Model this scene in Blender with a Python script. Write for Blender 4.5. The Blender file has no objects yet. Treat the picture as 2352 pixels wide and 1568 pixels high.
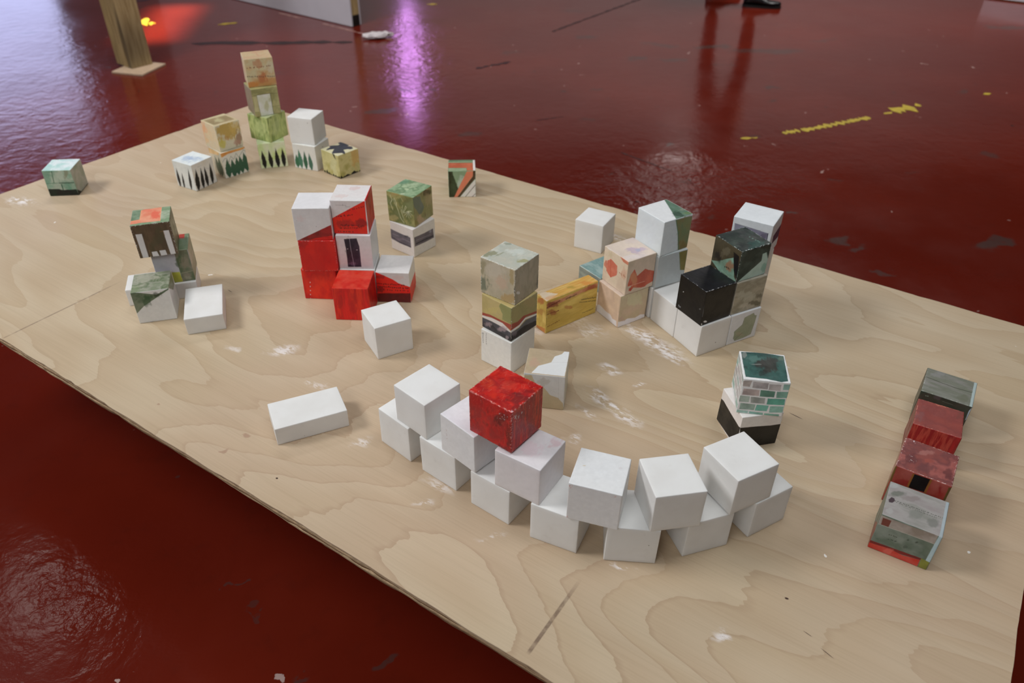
import bpy, bmesh, math, random
import numpy as np
from mathutils import Vector, Matrix
R = math.radians
random.seed(7)
scene = bpy.context.scene
COL = scene.collection

# ------------------------------------------------------------------ camera
CAM_H = 1.41460
cam_data = bpy.data.cameras.new('camera')
cam_data.sensor_width = 36.0
cam_data.lens = 26.9698
cam_data.clip_start = 0.05
cam_data.dof.use_dof = True
cam_data.dof.focus_distance = 1.25
cam_data.dof.aperture_fstop = 5.0
cam = bpy.data.objects.new('camera', cam_data)
cam.matrix_world = Matrix.Translation((0, 0, CAM_H)) @ Matrix.Rotation(math.pi/2 - 0.632225, 4, 'X') @ Matrix.Rotation(0.013727, 4, 'Z')
COL.objects.link(cam)
scene.camera = cam

# ------------------------------------------------------------------ world, lights, exposure
world = bpy.data.worlds.new('world')
world.use_nodes = True
world.node_tree.nodes['Background'].inputs[0].default_value = (0.9, 0.93, 1.0, 1)
world.node_tree.nodes['Background'].inputs[1].default_value = 0.3
scene.world = world
scene.view_settings.view_transform = 'Standard'
scene.view_settings.look = 'None'
scene.view_settings.gamma = 1.0
scene.view_settings.use_curve_mapping = False
scene.view_settings.exposure = -0.54

def area(name, loc, target, sx, sy, power, color, spread=180):
    l = bpy.data.lights.new(name, 'AREA')
    l.shape = 'RECTANGLE'; l.size = sx; l.size_y = sy
    l.energy = power; l.color = color; l.spread = R(spread)
    o = bpy.data.objects.new(name, l)
    o.location = loc
    d = Vector(target) - Vector(loc)
    o.rotation_euler = d.to_track_quat('-Z', 'Y').to_euler()
    COL.objects.link(o)
    return o
# lamp panels of the hall plus added fill lights (all out of frame)
area('ceiling_or_fill_light', (-3.5, 1.1, 3.7), (-0.5, 1.3, 0.5), 1.3, 1.0, 155, (0.97, 0.98, 1.0))
area('ceiling_or_fill_light', (0.7, 0.9, 3.9), (0.7, 0.9, 0.5), 2.4, 1.2, 62, (0.95, 0.98, 1.0))  # added overhead fill, lifts the block tops against their sides
area('ceiling_or_fill_light', (-1.6, -2.2, 3.7), (-0.3, 1.2, 0.5), 2.2, 1.2, 80, (0.95, 0.98, 1.0))  # added fill from the camera side for the front faces
area('ceiling_or_fill_light', (-3.7, 3.7, 3.95), (-3.7, 3.7, 0), 0.5, 0.35, 3.5, (1.0, 0.93, 0.88))
area('ceiling_or_fill_light', (2.6, 11.6, 3.95), (2.6, 11.6, 0), 0.5, 1.2, 13, (1.0, 0.93, 0.9))
area('ceiling_or_fill_light', (3.0, 6.2, 3.95), (3.6, 6.6, 0), 2.0, 1.0, 190, (1.0, 0.96, 0.93), 150)  # added light that brightens the far floor
area('ceiling_or_fill_light', (-1.7, 4.3, 3.95), (-1.9, 5.6, 0), 1.6, 0.8, 95, (1.0, 0.96, 0.93), 150)  # added fill for the partition front and the floor around it
area('wall_wash_fill', (2.0, 11.0, 4.0), (2.0, 14.0, 1.2), 12.0, 0.5, 135, (1.0, 0.96, 0.94))  # added wash, brightens the back wall for haze in the glossy floor
# tall doorway with daylight at the far left of the back wall
area('daylight_door_light', (-10.2, 13.8, 2.0), (-3.0, 2.0, 0.6), 4.6, 3.9, 200, (0.56, 0.60, 1.0))
# purple stage lamp near the back wall
area('purple_lamp_light', (-1.84, 13.6, 2.65), (-1.2, 6.0, 0.0), 0.18, 1.5, 14, (0.75, 0.33, 1.0))
# warm framed spot that throws a sharp patch on the floor
spot = area('framed_spot_light', ((-2.4698, 5.5921, 0.0)[0] - .02, (-2.4698, 5.5921, 0.0)[1] + .1, 3.4), (-2.4698, 5.5921, 0.0), 0.30, 1.0, 9, (1.0, 0.84, 0.76), spread=6)
spot.rotation_euler = (0, 0, R(8))

# ------------------------------------------------------------------ helpers
def lin(c):
    v = np.array(c, float) / 255.0
    return np.where(v <= 0.04045, v / 12.92, ((v + 0.055) / 1.055) ** 2.4)
def rgb(r, g, b):
    return tuple(lin((r, g, b))) + (1.0,)

class NT:
    """small helper around a material node tree"""
    def __init__(self, name, rough=0.5, spec=0.5):
        self.m = bpy.data.materials.new(name); self.m.use_nodes = True
        self.t = self.m.node_tree; self.b = self.t.nodes['Principled BSDF']
        self.b.inputs['Roughness'].default_value = rough
        self.b.inputs['Specular IOR Level'].default_value = spec
    def n(self, kind, **kw):
        nd = self.t.nodes.new(kind)
        for k, v in kw.items():
            if hasattr(nd, k): setattr(nd, k, v)
            else: nd.inputs[k].default_value = v
        return nd
    def l(self, a, b): self.t.links.new(a, b)
    def put(self, sock, v):
        if isinstance(v, (int, float, tuple)): sock.default_value = v
        else: self.l(v, sock)
    def math(self, op, a, b=0.0, clamp=False):
        nd = self.t.nodes.new('ShaderNodeMath'); nd.operation = op; nd.use_clamp = clamp
        self.put(nd.inputs[0], a); self.put(nd.inputs[1], b)
        return nd.outputs[0]
    def ramp(self, v, lo, hi, a=0.0, b=1.0):
        nd = self.t.nodes.new('ShaderNodeMapRange'); nd.interpolation_type = 'SMOOTHSTEP'
        self.put(nd.inputs[0], v)
        for i, x in enumerate((lo, hi, a, b)): nd.inputs[i + 1].default_value = x
        return nd.outputs[0]
    def mix(self, f, a, b, mode='MIX'):
        nd = self.t.nodes.new('ShaderNodeMix'); nd.data_type = 'RGBA'; nd.blend_type = mode
        self.put(nd.inputs[0], f); self.put(nd.inputs[6], a); self.put(nd.inputs[7], b)
        return nd.outputs[2]
    def coords(self, kind='Object'):
        return self.n('ShaderNodeTexCoord').outputs[kind]
    def mapping(self, v, scale=(1, 1, 1), rot=(0, 0, 0), loc=(0, 0, 0)):
        nd = self.t.nodes.new('ShaderNodeMapping'); self.l(v, nd.inputs[0])
        nd.inputs['Scale'].default_value = scale; nd.inputs['Rotation'].default_value = rot; nd.inputs['Location'].default_value = loc
        return nd.outputs[0]
    def noise(self, v, scale, detail=3.0, rough=0.5, dist=0.0):
        nd = self.n('ShaderNodeTexNoise'); self.l(v, nd.inputs['Vector'])
        nd.inputs['Scale'].default_value = scale; nd.inputs['Detail'].default_value = detail
        nd.inputs['Roughness'].default_value = rough; nd.inputs['Distortion'].default_value = dist
        return nd.outputs['Fac']
    def bump(self, h, strength, dist):
        nd = self.n('ShaderNodeBump'); nd.inputs['Strength'].default_value = strength
        nd.inputs['Distance'].default_value = dist; self.l(h, nd.inputs['Height'])
        self.l(nd.outputs[0], self.b.inputs['Normal'])
    def ellipse(self, v, x, y, ang, rx, ry, inner=0.4):
        mp = self.t.nodes.new('ShaderNodeMapping'); mp.vector_type = 'TEXTURE'; self.l(v, mp.inputs[0])
        mp.inputs['Location'].default_value = (x, y, 0); mp.inputs['Rotation'].default_value = (0, 0, ang)
        mp.inputs['Scale'].default_value = (rx, ry, 1000.0)
        ln = self.n('ShaderNodeVectorMath', operation='LENGTH'); self.l(mp.outputs[0], ln.inputs[0])
        return self.ramp(ln.outputs['Value'], inner, 1.0, 1.0, 0.0)
    def color(self, v): self.put(self.b.inputs['Base Color'], v)

def obj(name, verts, faces, mat, parent=None, smooth=False):
    me = bpy.data.meshes.new(name)
    me.from_pydata([tuple(v) for v in verts], [], faces)
    me.update()
    if mat: me.materials.append(mat)
    if smooth:
        me.polygons.foreach_set('use_smooth', [True] * len(me.polygons))
    o = bpy.data.objects.new(name, me)
    COL.objects.link(o)
    if parent: o.parent = parent
    return o
def bm_obj(name, bm, mat, parent=None, smooth=False):
    bmesh.ops.recalc_face_normals(bm, faces=bm.faces)
    me = bpy.data.meshes.new(name); bm.to_mesh(me); bm.free()
    if mat: me.materials.append(mat)
    if smooth: me.polygons.foreach_set('use_smooth', [True] * len(me.polygons))
    o = bpy.data.objects.new(name, me); COL.objects.link(o)
    if parent: o.parent = parent
    return o
def tag(o, label, cat, group=None, kind=None):
    o['label'] = label; o['category'] = cat
    if group: o['group'] = group
    if kind: o['kind'] = kind
    return o
def empty(name, loc, rz=0.0):
    o = bpy.data.objects.new(name, None); o.location = loc; o.rotation_euler = (0, 0, rz)
    o.empty_display_size = 0.05
    COL.objects.link(o); return o
def add_box(bm, x0, y0, z0, x1, y1, z1, bevel=0.0, M=None):
    vs = [bm.verts.new((x, y, z)) for x in (x0, x1) for y in (y0, y1) for z in (z0, z1)]
    fs = [(0, 1, 3, 2), (4, 6, 7, 5), (0, 4, 5, 1), (2, 3, 7, 6), (0, 2, 6, 4), (1, 5, 7, 3)]
    nf = [bm.faces.new([vs[i] for i in f]) for f in fs]
    if M: bmesh.ops.transform(bm, matrix=M, verts=vs)
    if bevel:
        es = list({e for f in nf for e in f.edges})
        bmesh.ops.bevel(bm, geom=es, offset=bevel, segments=2, affect='EDGES', profile=0.5)
def structure(o, label=None):
    o['kind'] = 'structure'
    if label: o['label'] = label
    return o

# ------------------------------------------------------------------ materials
# red painted concrete floor
f = NT('red_floor_paint', 0.3, 0.5)
gc = f.coords('Object')
n1 = f.noise(gc, 1.3, 4, 0.6); n2 = f.noise(gc, 14, 4, 0.65); n3 = f.noise(gc, 0.45, 2, 0.5)
base = f.mix(f.ramp(n1, 0.35, 0.7), rgb(97, 26, 13), rgb(107, 32, 18))
base = f.mix(f.ramp(n3, 0.4, 0.65), base, rgb(90, 23, 12))
base = f.mix(f.math('MULTIPLY', f.ramp(n2, 0.52, 0.75), 0.25), base, rgb(76, 24, 16))
warp = f.noise(gc, 9, 3, 0.6)
wv = f.n('ShaderNodeVectorMath', operation='ADD'); f.l(gc, wv.inputs[0])
wn = f.n('ShaderNodeTexNoise'); wn.inputs['Scale'].default_value = 11; wn.inputs['Detail'].default_value = 5; f.l(gc, wn.inputs['Vector'])
ws = f.n('ShaderNodeVectorMath', operation='SCALE'); f.l(wn.outputs['Color'], ws.inputs[0]); ws.inputs['Scale'].default_value = 0.17
f.l(ws.outputs[0], wv.inputs[1]); wv2 = f.mapping(wv.outputs[0], loc=(-0.085, -0.085, 0))
mask = None
for (p, ang, rx, ry, a) in (
    ((0.4749, 5.4722, 0.0), 0.2, .10, .05, .8), ((0.9610, 5.2932, 0.0), -.4, .16, .05, .6), ((1.2892, 5.2680, 0.0), .1, .16, .06, .8), ((1.6282, 5.1832, 0.0), 0, .30, .07, .7),
    ((0.7656, 4.9778, 0.0), .2, .10, .06, .9), ((-0.2206, 3.6627, 0.0), .2, .09, .045, .6), ((0.3766, 3.8906, 0.0), .1, .10, .03, .6), ((1.8527, 2.6167, 0.0), .4, .12, .05, .9),
    ((1.2472, 2.6168, 0.0), .2, .06, .035, .8), ((1.3072, 2.5507, 0.0), .2, .05, .02, .7), ((1.4838, 4.4388, 0.0), 0, .10, .02, .9), ((1.4306, 4.1856, 0.0), 0, .05, .025, .8),
    ((3.5952, 5.8764, 0.0), 0, .25, .05, .7), ((-0.6966, 3.9648, 0.0), .5, .12, .03, .8), ((-0.6314, 4.3114, 0.0), .2, .05, .03, .8), ((-0.4890, 4.3325, 0.0), .2, .04, .025, .7),
    ((0.7579, 3.5521, 0.0), .1, .035, .014, .8), ((0.4387, 6.1925, 0.0), 0, .14, .04, .5), ((0.9871, 4.9508, 0.0), 0, .12, .035, .7), ((1.1501, 2.8411, 0.0), .2, .04, .015, .8),
    ((1.3235, 2.3983, 0.0), .2, .05, .02, .7), ((2.2742, 3.4877, 0.0), 0, .07, .03, .6), ((1.4290, 3.1886, 0.0), .1, .05, .02, .6), ((2.0972, 5.4665, 0.0), .3, .14, .04, .5),
    ((-0.5938, 1.0280, 0.0), .3, .014, .006, .6), ((-0.5303, 0.9693, 0.0), .2, .014, .006, .5), ((-0.3976, 0.8292, 0.0), .3, .03, .012, .7), ((-0.2395, 0.8593, 0.0), .5, .035, .012, .7), ((-0.8206, 1.3175, 0.0), 0, .012, .008, .6),
    ((0.1457, 2.9717, 0.0), .1, .03, .02, .5), ((0.4600, 4.3649, 0.0), .3, .05, .02, .7), ((0.7211, 3.1201, 0.0), .2, .05, .02, .5), ((0.2847, 4.3199, 0.0), .1, .02, .012, .8), ((0.4462, 3.2262, 0.0), .1, .03, .01, .7), ((1.2192, 3.6983, 0.0), .2, .04, .02, .6), ((1.7917, 3.2710, 0.0), .1, .04, .02, .5), ((1.2818, 4.8548, 0.0), .1, .12, .02, .6), ((2.5862, 4.4162, 0.0), 0, .05, .03, .6), ((-1.4460, 4.5598, 0.0), .1, .12, .05, .4), ((-1.8693, 3.5906, 0.0), .2, .02, .012, 1.0), ((-2.4423, 4.6415, 0.0), .2, .02, .02, 1.0), ((-3.2886, 5.3679, 0.0), .2, .06, .03, .8), ((-0.0143, 5.0749, 0.0), .2, .10, .03, .6), ((0.8025, 2.7733, 0.0), .1, .03, .02, .5)):
    e = f.math('MULTIPLY', f.ellipse(wv2, p[0], p[1], ang, rx, ry, 0.55), a)
    mask = e if mask is None else f.math('MAXIMUM', mask, e)
base = f.mix(f.math('MULTIPLY', f.math('MULTIPLY', mask, f.ramp(n2, 0.30, 0.45)), 0.9), base, rgb(68, 52, 48))
# chips: pale flecks, dark flecks
def flecks(nt, vec, scale, size, keep, soft=0.7):
    vo = nt.n('ShaderNodeTexVoronoi'); nt.l(vec, vo.inputs['Vector']); vo.inputs['Scale'].default_value = scale
    sep = nt.n('ShaderNodeSeparateColor'); nt.l(vo.outputs['Color'], sep.inputs[0])
    near = nt.ramp(vo.outputs['Distance'], size * soft, size, 1.0, 0.0)
    return nt.math('MULTIPLY', near, nt.math('GREATER_THAN', sep.outputs[0], 1 - keep))
base = f.mix(flecks(f, f.mapping(wv2, (1, 1.8, 1)), 7, 0.075, 0.24), base, rgb(178, 150, 142))
base = f.mix(flecks(f, f.mapping(wv2, (1.3, 1, 1), loc=(3, 1, 0)), 6, 0.09, 0.26), base, rgb(38, 22, 20))
f.color(base)
rough = f.math('ADD', f.ramp(f.noise(gc, 2.2, 4, 0.6), 0.3, 0.7, 0.11, 0.19), f.math('MULTIPLY', mask, 0.06))
f.l(rough, f.b.inputs['Roughness'])
# hammered relief is stronger in the worn areas (near left corner, by the far left door, behind the board)
relief = f.ellipse(gc, (-0.9560, 0.9574, 0.0)[0], (-0.9560, 0.9574, 0.0)[1], 0.4, 0.55, 0.36, 0.0)
relief = f.math('MULTIPLY', relief, f.ramp(f.noise(gc, 6, 3, 0.6), 0.35, 0.6, 0.25, 1.0))
relief = f.math('MULTIPLY', relief, 0.55)
relief = f.math('MAXIMUM', relief, f.math('MULTIPLY', f.ellipse(gc, (-2.5510, 3.9243, 0.0)[0] - .3, (-2.5510, 3.9243, 0.0)[1], -0.9, 3.2, 1.3, 0.5), 0.30))
relief = f.math('MAXIMUM', relief, f.ellipse(gc, (0.7211, 3.1201, 0.0)[0], (0.7211, 3.1201, 0.0)[1], 0.2, 0.75, 0.38, 0.2))
relief = f.math('MAXIMUM', relief, f.math('MULTIPLY', f.ellipse(gc, (-0.6545, 5.0442, 0.0)[0], (-0.6545, 5.0442, 0.0)[1], 0.2, 0.5, 1.2, 0.4), 0.4))
relief = f.math('MULTIPLY', relief, 0.8)
relief = f.math('ADD', f.math('MULTIPLY', relief, 0.9), 0.10)
hh = f.math('ADD', f.math('MULTIPLY', f.noise(gc, 15, 3, 0.5, 0.5), 1.0), f.math('MULTIPLY', f.noise(gc, 60, 3, 0.6), 0.30))
f.bump(f.math('MULTIPLY', f.math('SUBTRACT', hh, 0.65), relief), 0.55, 0.012)
M_FLOOR = f.m

# plywood face: rotary cut contour figure
w = NT('birch_plywood_face', 0.5, 0.35)
oc = w.coords('Object')
big = w.noise(w.mapping(oc, (0.55, 1.5, 1), loc=(1.3, 0.4, 0)), 1.5, 2.5, 0.45)
jag = w.noise(w.mapping(oc, (6, 60, 1)), 1.0, 2, 0.5)
cont = w.math('ADD', w.math('MULTIPLY', big, 25.0), w.math('MULTIPLY', jag, 0.35))
sepx = w.n('ShaderNodeSeparateXYZ'); w.l(oc, sepx.inputs[0])
cont = w.math('ADD', cont, w.math('MULTIPLY', sepx.outputs[1], 7.0))
saw = w.math('FRACT', cont)
edge = w.ramp(saw, 0.86, 0.99); edge2 = w.ramp(saw, 0.99, 1.0, 1.0, 0.0)
calm = w.ramp(w.math('SUBTRACT', sepx.outputs[0], w.math('MULTIPLY', sepx.outputs[1], 0.7)), 0.3, 1.7, 0.18, 0.95)
line = w.math('MULTIPLY', w.math('MULTIPLY', edge, edge2), calm)
fl_ = w.n('ShaderNodeMath', operation='FLOOR'); w.l(cont, fl_.inputs[0])
wn_ = w.n('ShaderNodeTexWhiteNoise', noise_dimensions='1D'); w.l(fl_.outputs[0], wn_.inputs['W'])
col = w.mix(w.ramp(saw, 0.0, 0.9), rgb(198, 179, 150), rgb(190, 168, 137))
col = w.mix(w.math('MULTIPLY', w.math('MULTIPLY', wn_.outputs['Value'], calm), 0.45), col, rgb(184, 160, 133))
zone = w.ramp(w.noise(w.mapping(oc, loc=(0.4, 0.2, 0)), 2.0, 3, 0.5), 0.36, 0.62)
col = w.mix(w.math('MULTIPLY', line, w.math('ADD', w.math('MULTIPLY', zone, 0.30), 0.07)), col, rgb(150, 120, 92))
pink = w.ramp(w.noise(oc, 1.4, 2, 0.5), 0.45, 0.7)
col = w.mix(w.math('MULTIPLY', pink, 0.30), col, rgb(195, 166, 144))
fib = w.noise(w.mapping(oc, (7, 330, 1)), 1.0, 3, 0.6)
col = w.mix(w.math('MULTIPLY', w.ramp(fib, 0.4, 0.75), 0.16), col, rgb(150, 128, 100))
fib2 = w.noise(w.mapping(oc, (1.6, 34, 1)), 1.0, 3, 0.55)
col = w.mix(w.math('MULTIPLY', w.ramp(fib2, 0.45, 0.75), 0.20), col, rgb(170, 146, 116))
# chalk scuffs, plus a highlight painted pale near the board's left end
jn = w.n('ShaderNodeTexNoise'); jn.inputs['Scale'].default_value = 40; w.l(oc, jn.inputs['Vector'])
js = w.n('ShaderNodeVectorMath', operation='SCALE'); w.l(jn.outputs['Color'], js.inputs[0]); js.inputs['Scale'].default_value = 0.03
ja = w.n('ShaderNodeVectorMath', operation='ADD'); w.l(oc, ja.inputs[0]); w.l(js.outputs[0], ja.inputs[1])
jc = w.mapping(ja.outputs[0], loc=(-0.015, -0.015, 0))
sc = None
for (p, ang, rx, ry, a) in (
    ((1.1486, 0.2910), 1.0, .035, .015, .8), ((0.0875, 0.3597), 0.2, .05, .02, 1.0), ((1.7401, 0.7334), -.3, .09, .02, 1.0), ((1.7874, 0.7129), -.3, .04, .014, .9),
    ((1.7584, 0.5106), -.3, .06, .014, 1.0), ((1.7857, 0.5006), -.2, .05, .01, .9), ((1.7040, 0.6050), .2, .02, .01, .9), ((1.7766, 0.5986), .9, .012, .005, 1.0),
    ((1.7207, 0.6001), .1, .015, .008, .8), ((1.7362, 0.4695), -.2, .025, .008, .7), ((1.5271, 0.6421), 1.0, .03, .02, .5), ((1.6199, 0.6967), .8, .03, .03, .5),
    ((1.2717, 0.2523), .1, .03, .008, .7), ((1.4534, 0.1855), .9, .02, .01, .6), ((1.6256, 0.1374), .8, .02, .006, .7), ((1.6255, 0.1817), .2, .03, .01, .6),
    ((1.7525, 0.1459), .8, .025, .005, .5), ((1.7490, 0.4004), .2, .012, .01, .7), ((1.9375, 0.2047), .2, .02, .004, .8), ((1.0655, 0.2426), .3, .02, .006, .5), ((1.4931, 1.0825), -.3, .08, .01, .7),
    ((1.4332, 0.6861), .2, .02, .01, .4), ((2.1017, 0.1809), .8, .012, .008, .8), ((1.9786, 0.8102), 0.1, .03, .006, .5), ((1.5432, 0.7213), .2, .06, .05, .35)):
    e = w.math('MULTIPLY', w.ellipse(jc, p[0], p[1], ang, rx * 1.3, ry * 1.5, 0.1), a)
    sc = e if sc is None else w.math('MAXIMUM', sc, e)
scn = w.ramp(w.noise(w.mapping(oc, (60, 150, 1), rot=(0, 0, 0.6)), 1.0, 3, 0.6), 0.42, 0.58)
col = w.mix(w.math('MULTIPLY', w.math('MULTIPLY', sc, scn), 0.95), col, rgb(240, 234, 232))
col = w.mix(flecks(w, w.mapping(jc, (1, 1.4, 1)), 11, 0.045, 0.22), col, rgb(240, 234, 226))
col = w.mix(w.math('MULTIPLY', flecks(w, w.mapping(jc, (1, 1, 1), loc=(.7, .3, 0)), 5, 0.018, 0.30), 0.8), col, rgb(70, 50, 42))
# brown spots and pencil lines
for (p, ang, rx, ry, a) in (((1.2774, 0.0874), .3, .010, .006, .5), ((1.2772, 0.0385), 1.0, .012, .004, .5), ((1.0860, 0.0560), .2, .006, .003, .5)):
    col = w.mix(w.math('MULTIPLY', w.ellipse(jc, p[0], p[1], ang, rx, ry, 0.5), a), col, rgb(150, 108, 88))
for (p, ang, rx, ry) in (((2.0486, 0.6734), -.15, .016, .0011), ((0.8886, 0.3773), -.1, .010, .0010), ((2.1542, 0.2863), .2, .0035, .0022), ((1.3984, 0.0465), 0, .0028, .0022), ((2.2243, 0.2334), -.3, .012, .0007), ((2.1946, 0.2476), -.2, .008, .0006)):
    col = w.mix(w.ellipse(oc, p[0], p[1], ang, rx, ry, 0.5), col, rgb(60, 38, 28))
def stroke(x, y0, y1, wd, a):
    global col
    c = w.math('ABSOLUTE', w.math('SUBTRACT', sepx.outputs[0], x))
    m = w.math('MULTIPLY', w.ramp(c, wd * 0.5, wd, 1.0, 0.0), w.math('MULTIPLY', w.ramp(sepx.outputs[1], y1 - .07, y1, 1.0, 0.0), w.ramp(sepx.outputs[1], y0, y0 + .01)))
    m = w.math('MULTIPLY', m, w.ramp(w.noise(oc, 60, 3, 0.6), 0.3, 0.6, 0.4, 1.0))
    col = w.mix(w.math('MULTIPLY', m, a), col, rgb(96, 72, 58))
stroke((1.9010, 0.0148)[0], 0.012, (1.9006, 0.1615)[1], 0.0035, 0.75)
stroke((0.6579, 0.0192)[0], 0.0, (0.6473, 0.2278)[1] + .05, 0.0022, 0.6)
w.color(col)
w.bump(w.math('ADD', w.math('MULTIPLY', fib, 0.6), w.math('MULTIPLY', line, -0.5)), 0.12, 0.002)
w.l(w.ramp(zone, 0, 1, 0.42, 0.52), w.b.inputs['Roughness'])
M_PLY = w.m
# plywood edge: dark and light plies (true layers are stepped in the mesh as well)
def plain(name, c, rough=0.5, spec=0.4, var=0.12, scale=30, stretch=(1, 1, 1), bump=0.0, metal=0.0):
    t = NT(name, rough, spec); v = t.mapping(t.coords('Object'), stretch)
    n = t.noise(v, scale, 4, 0.6)
    d = tuple(x * (1 - var * 2.2) for x in c[:3]) + (1,)
    t.color(t.mix(t.ramp(n, 0.35, 0.7), c, d)); t.b.inputs['Metallic'].default_value = metal
    if bump: t.bump(n, bump, 0.003)
    return t.m
M_PLY_LIGHT = plain('plywood_edge_light', rgb(196, 168, 132), 0.7, var=0.2, scale=40, stretch=(2, 2, 20))
M_PLY_DARK = plain('plywood_edge_dark', rgb(128, 96, 68), 0.75, var=0.25, scale=40, stretch=(2, 2, 20))
M_PINE = plain('pine_wood', rgb(184, 160, 112), 0.6, var=0.16, scale=5, stretch=(14, 14, 1.2), bump=0.1)
M_PINE_PALE = plain('pale_board', rgb(190, 165, 138), 0.6, var=0.08, scale=8, stretch=(2, 12, 1))
M_WALL = plain('painted_wall', rgb(206, 204, 204), 0.8, var=0.03, scale=2)
M_WALL_DIM = plain('grey_wall', rgb(150, 146, 146), 0.8, var=0.05, scale=2)
M_CEIL = plain('ceiling_paint', rgb(80, 78, 76), 0.85, var=0.04, scale=1)
M_PANEL = plain('white_panel_paint', rgb(202, 200, 208), 0.6, var=0.03, scale=4)
M_BLACK = plain('black_rubber', rgb(26, 24, 22), 0.5, var=0.2, scale=20)
M_YELLOW = plain('yellow_floor_paint', rgb(196, 172, 44), 0.5, var=0.14, scale=30)
M_PALELINE = plain('pale_floor_paint', rgb(168, 130, 120), 0.5, var=0.15, scale=30)
M_JOINT = plain('dark_floor_joint', rgb(52, 34, 34), 0.6, var=0.2, scale=20)
M_PAPER = plain('crumpled_paper', rgb(205, 198, 200), 0.8, var=0.05, scale=40)
M_CLOTH = plain('dark_cloth', rgb(28, 28, 34), 0.85, var=0.15, scale=60)
M_SKIN = plain('skin', rgb(190, 146, 122), 0.55, var=0.06, scale=20)
M_HAIR = plain('hair', rgb(46, 34, 28), 0.6, var=0.2, scale=60, stretch=(1, 1, 6))
M_SHOE = plain('black_shoe_leather', rgb(14, 16, 18), 0.35, var=0.2, scale=30)

# white gesso on the plain blocks
g = NT('white_gesso', 0.6, 0.3)
gp = g.coords('Object'); oi = g.n('ShaderNodeObjectInfo')
cmb = g.n('ShaderNodeCombineXYZ')
for i_, k_ in enumerate((7.0, 13.0, 19.0)): g.l(g.math('MULTIPLY', oi.outputs['Random'], k_), cmb.inputs[i_])
ad = g.n('ShaderNodeVectorMath', operation='ADD'); g.l(gp, ad.inputs[0]); g.l(cmb.outputs[0], ad.inputs[1])
gv = ad.outputs[0]
c_ = g.mix(g.ramp(g.noise(gv, 18, 3, 0.5), 0.35, 0.7), rgb(232, 231, 228), rgb(226, 224, 220))
c_ = g.mix(g.math('MULTIPLY', g.ramp(g.noise(gv, 34, 4, 0.65), 0.60, 0.78), 0.22), c_, rgb(192, 184, 176))
c_ = g.mix(g.math('MULTIPLY', flecks(g, gv, 42, 0.060, 0.16), 0.85), c_, rgb(105, 96, 88))
g.color(c_)
g.bump(g.math('ADD', g.noise(gv, 60, 3, 0.6), g.math('MULTIPLY', g.noise(g.mapping(gv, (4, 4, 40)), 8, 2, 0.5), 0.25)), 0.10, 0.002)
M_GESSO = g.m
# hand painted blocks: pigment stored per point, broken up by fine brush noise
q = NT('painted_gesso', 0.42, 0.45)
at = q.n('ShaderNodeAttribute'); at.attribute_name = 'Col'
qv = q.coords('Object')
qn = q.noise(qv, 160, 3, 0.6)
q.color(q.mix(q.ramp(qn, 0.3, 0.75, 0.0, 0.14), at.outputs['Color'], q.mix(1.0, at.outputs['Color'], (0.80, 0.79, 0.78, 1), 'MULTIPLY')))
q.l(q.ramp(q.noise(qv, 30, 3, 0.6), 0.35, 0.7, 0.34, 0.55), q.b.inputs['Roughness'])
q.bump(q.noise(qv, 120, 3, 0.6), 0.18, 0.0015)
M_PAINT = q.m

# ------------------------------------------------------------------ room shell
X0, X1, Y0, Y1, ZC = -12.0, 10.0, -6.0, 14.0, 4.2
structure(obj('floor', [(X0, Y0, 0), (X1, Y0, 0), (X1, Y1, 0), (X0, Y1, 0)], [(0, 1, 2, 3)], M_FLOOR), 'glossy worn red painted concrete floor')
FLOOR = bpy.data.objects['floor']
def wall(name, x0, y0, x1, y1, z0=0.0, z1=ZC, mat=M_WALL_DIM):
    bm = bmesh.new(); add_box(bm, x0, y0, z0, x1, y1, z1)
    return structure(bm_obj(name, bm, mat))
wall('wall_left', X0 - .2, Y0, X0, Y1)
wall('wall_right', X1, Y0, X1 + .2, Y1)
wall('wall_front', X0, Y0 - .2, X1, Y0, mat=M_WALL)
# back wall with the tall door opening at its left end
wall('wall_back', -7.9, Y1, X1, Y1 + .2, mat=M_WALL)
wall('ceiling', X0, Y0, X1, Y1, ZC, ZC + .15, mat=M_CEIL)

# worn line markings and joints lying on the floor
def flat_marks(name, polys, mat, z):
    vs, fs = [], []
    for pl in polys:
        k = len(vs); vs += [(p[0], p[1], z) for p in pl]; fs.append(tuple(range(k, k + len(pl))))
    o = obj(name, vs, fs, mat, FLOOR)
    for pgn in o.data.polygons:
        if pgn.normal.z < 0: pgn.flip()
    return o
def ragged(a, b, wd, n, seed, keep=1.0, wob=0.5):
    """broken ragged strip from a to b"""
    rng = random.Random(seed); a = Vector(a[:2]); b = Vector(b[:2]); d = (b - a); L = d.length; t = d / L; nn = Vector((-t.y, t.x))
    out = []; i = 0
    while i < n:
        m = rng.randint(3, 9)
        if rng.random() < keep:
            top, bot = [], []
            for k in range(i, min(i + m, n) + 1):
                s = k / n
                ends = 0.25 if k in (i, min(i + m, n)) else 1.0
                top.append(a + d * s + nn * wd * ends * (0.5 + wob * (rng.random() - .5)))
                bot.append(a + d * s - nn * wd * ends * (0.5 + wob * (rng.random() - .5)))
            out.append(top + bot[::-1])
        i += m
    return out
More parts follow.
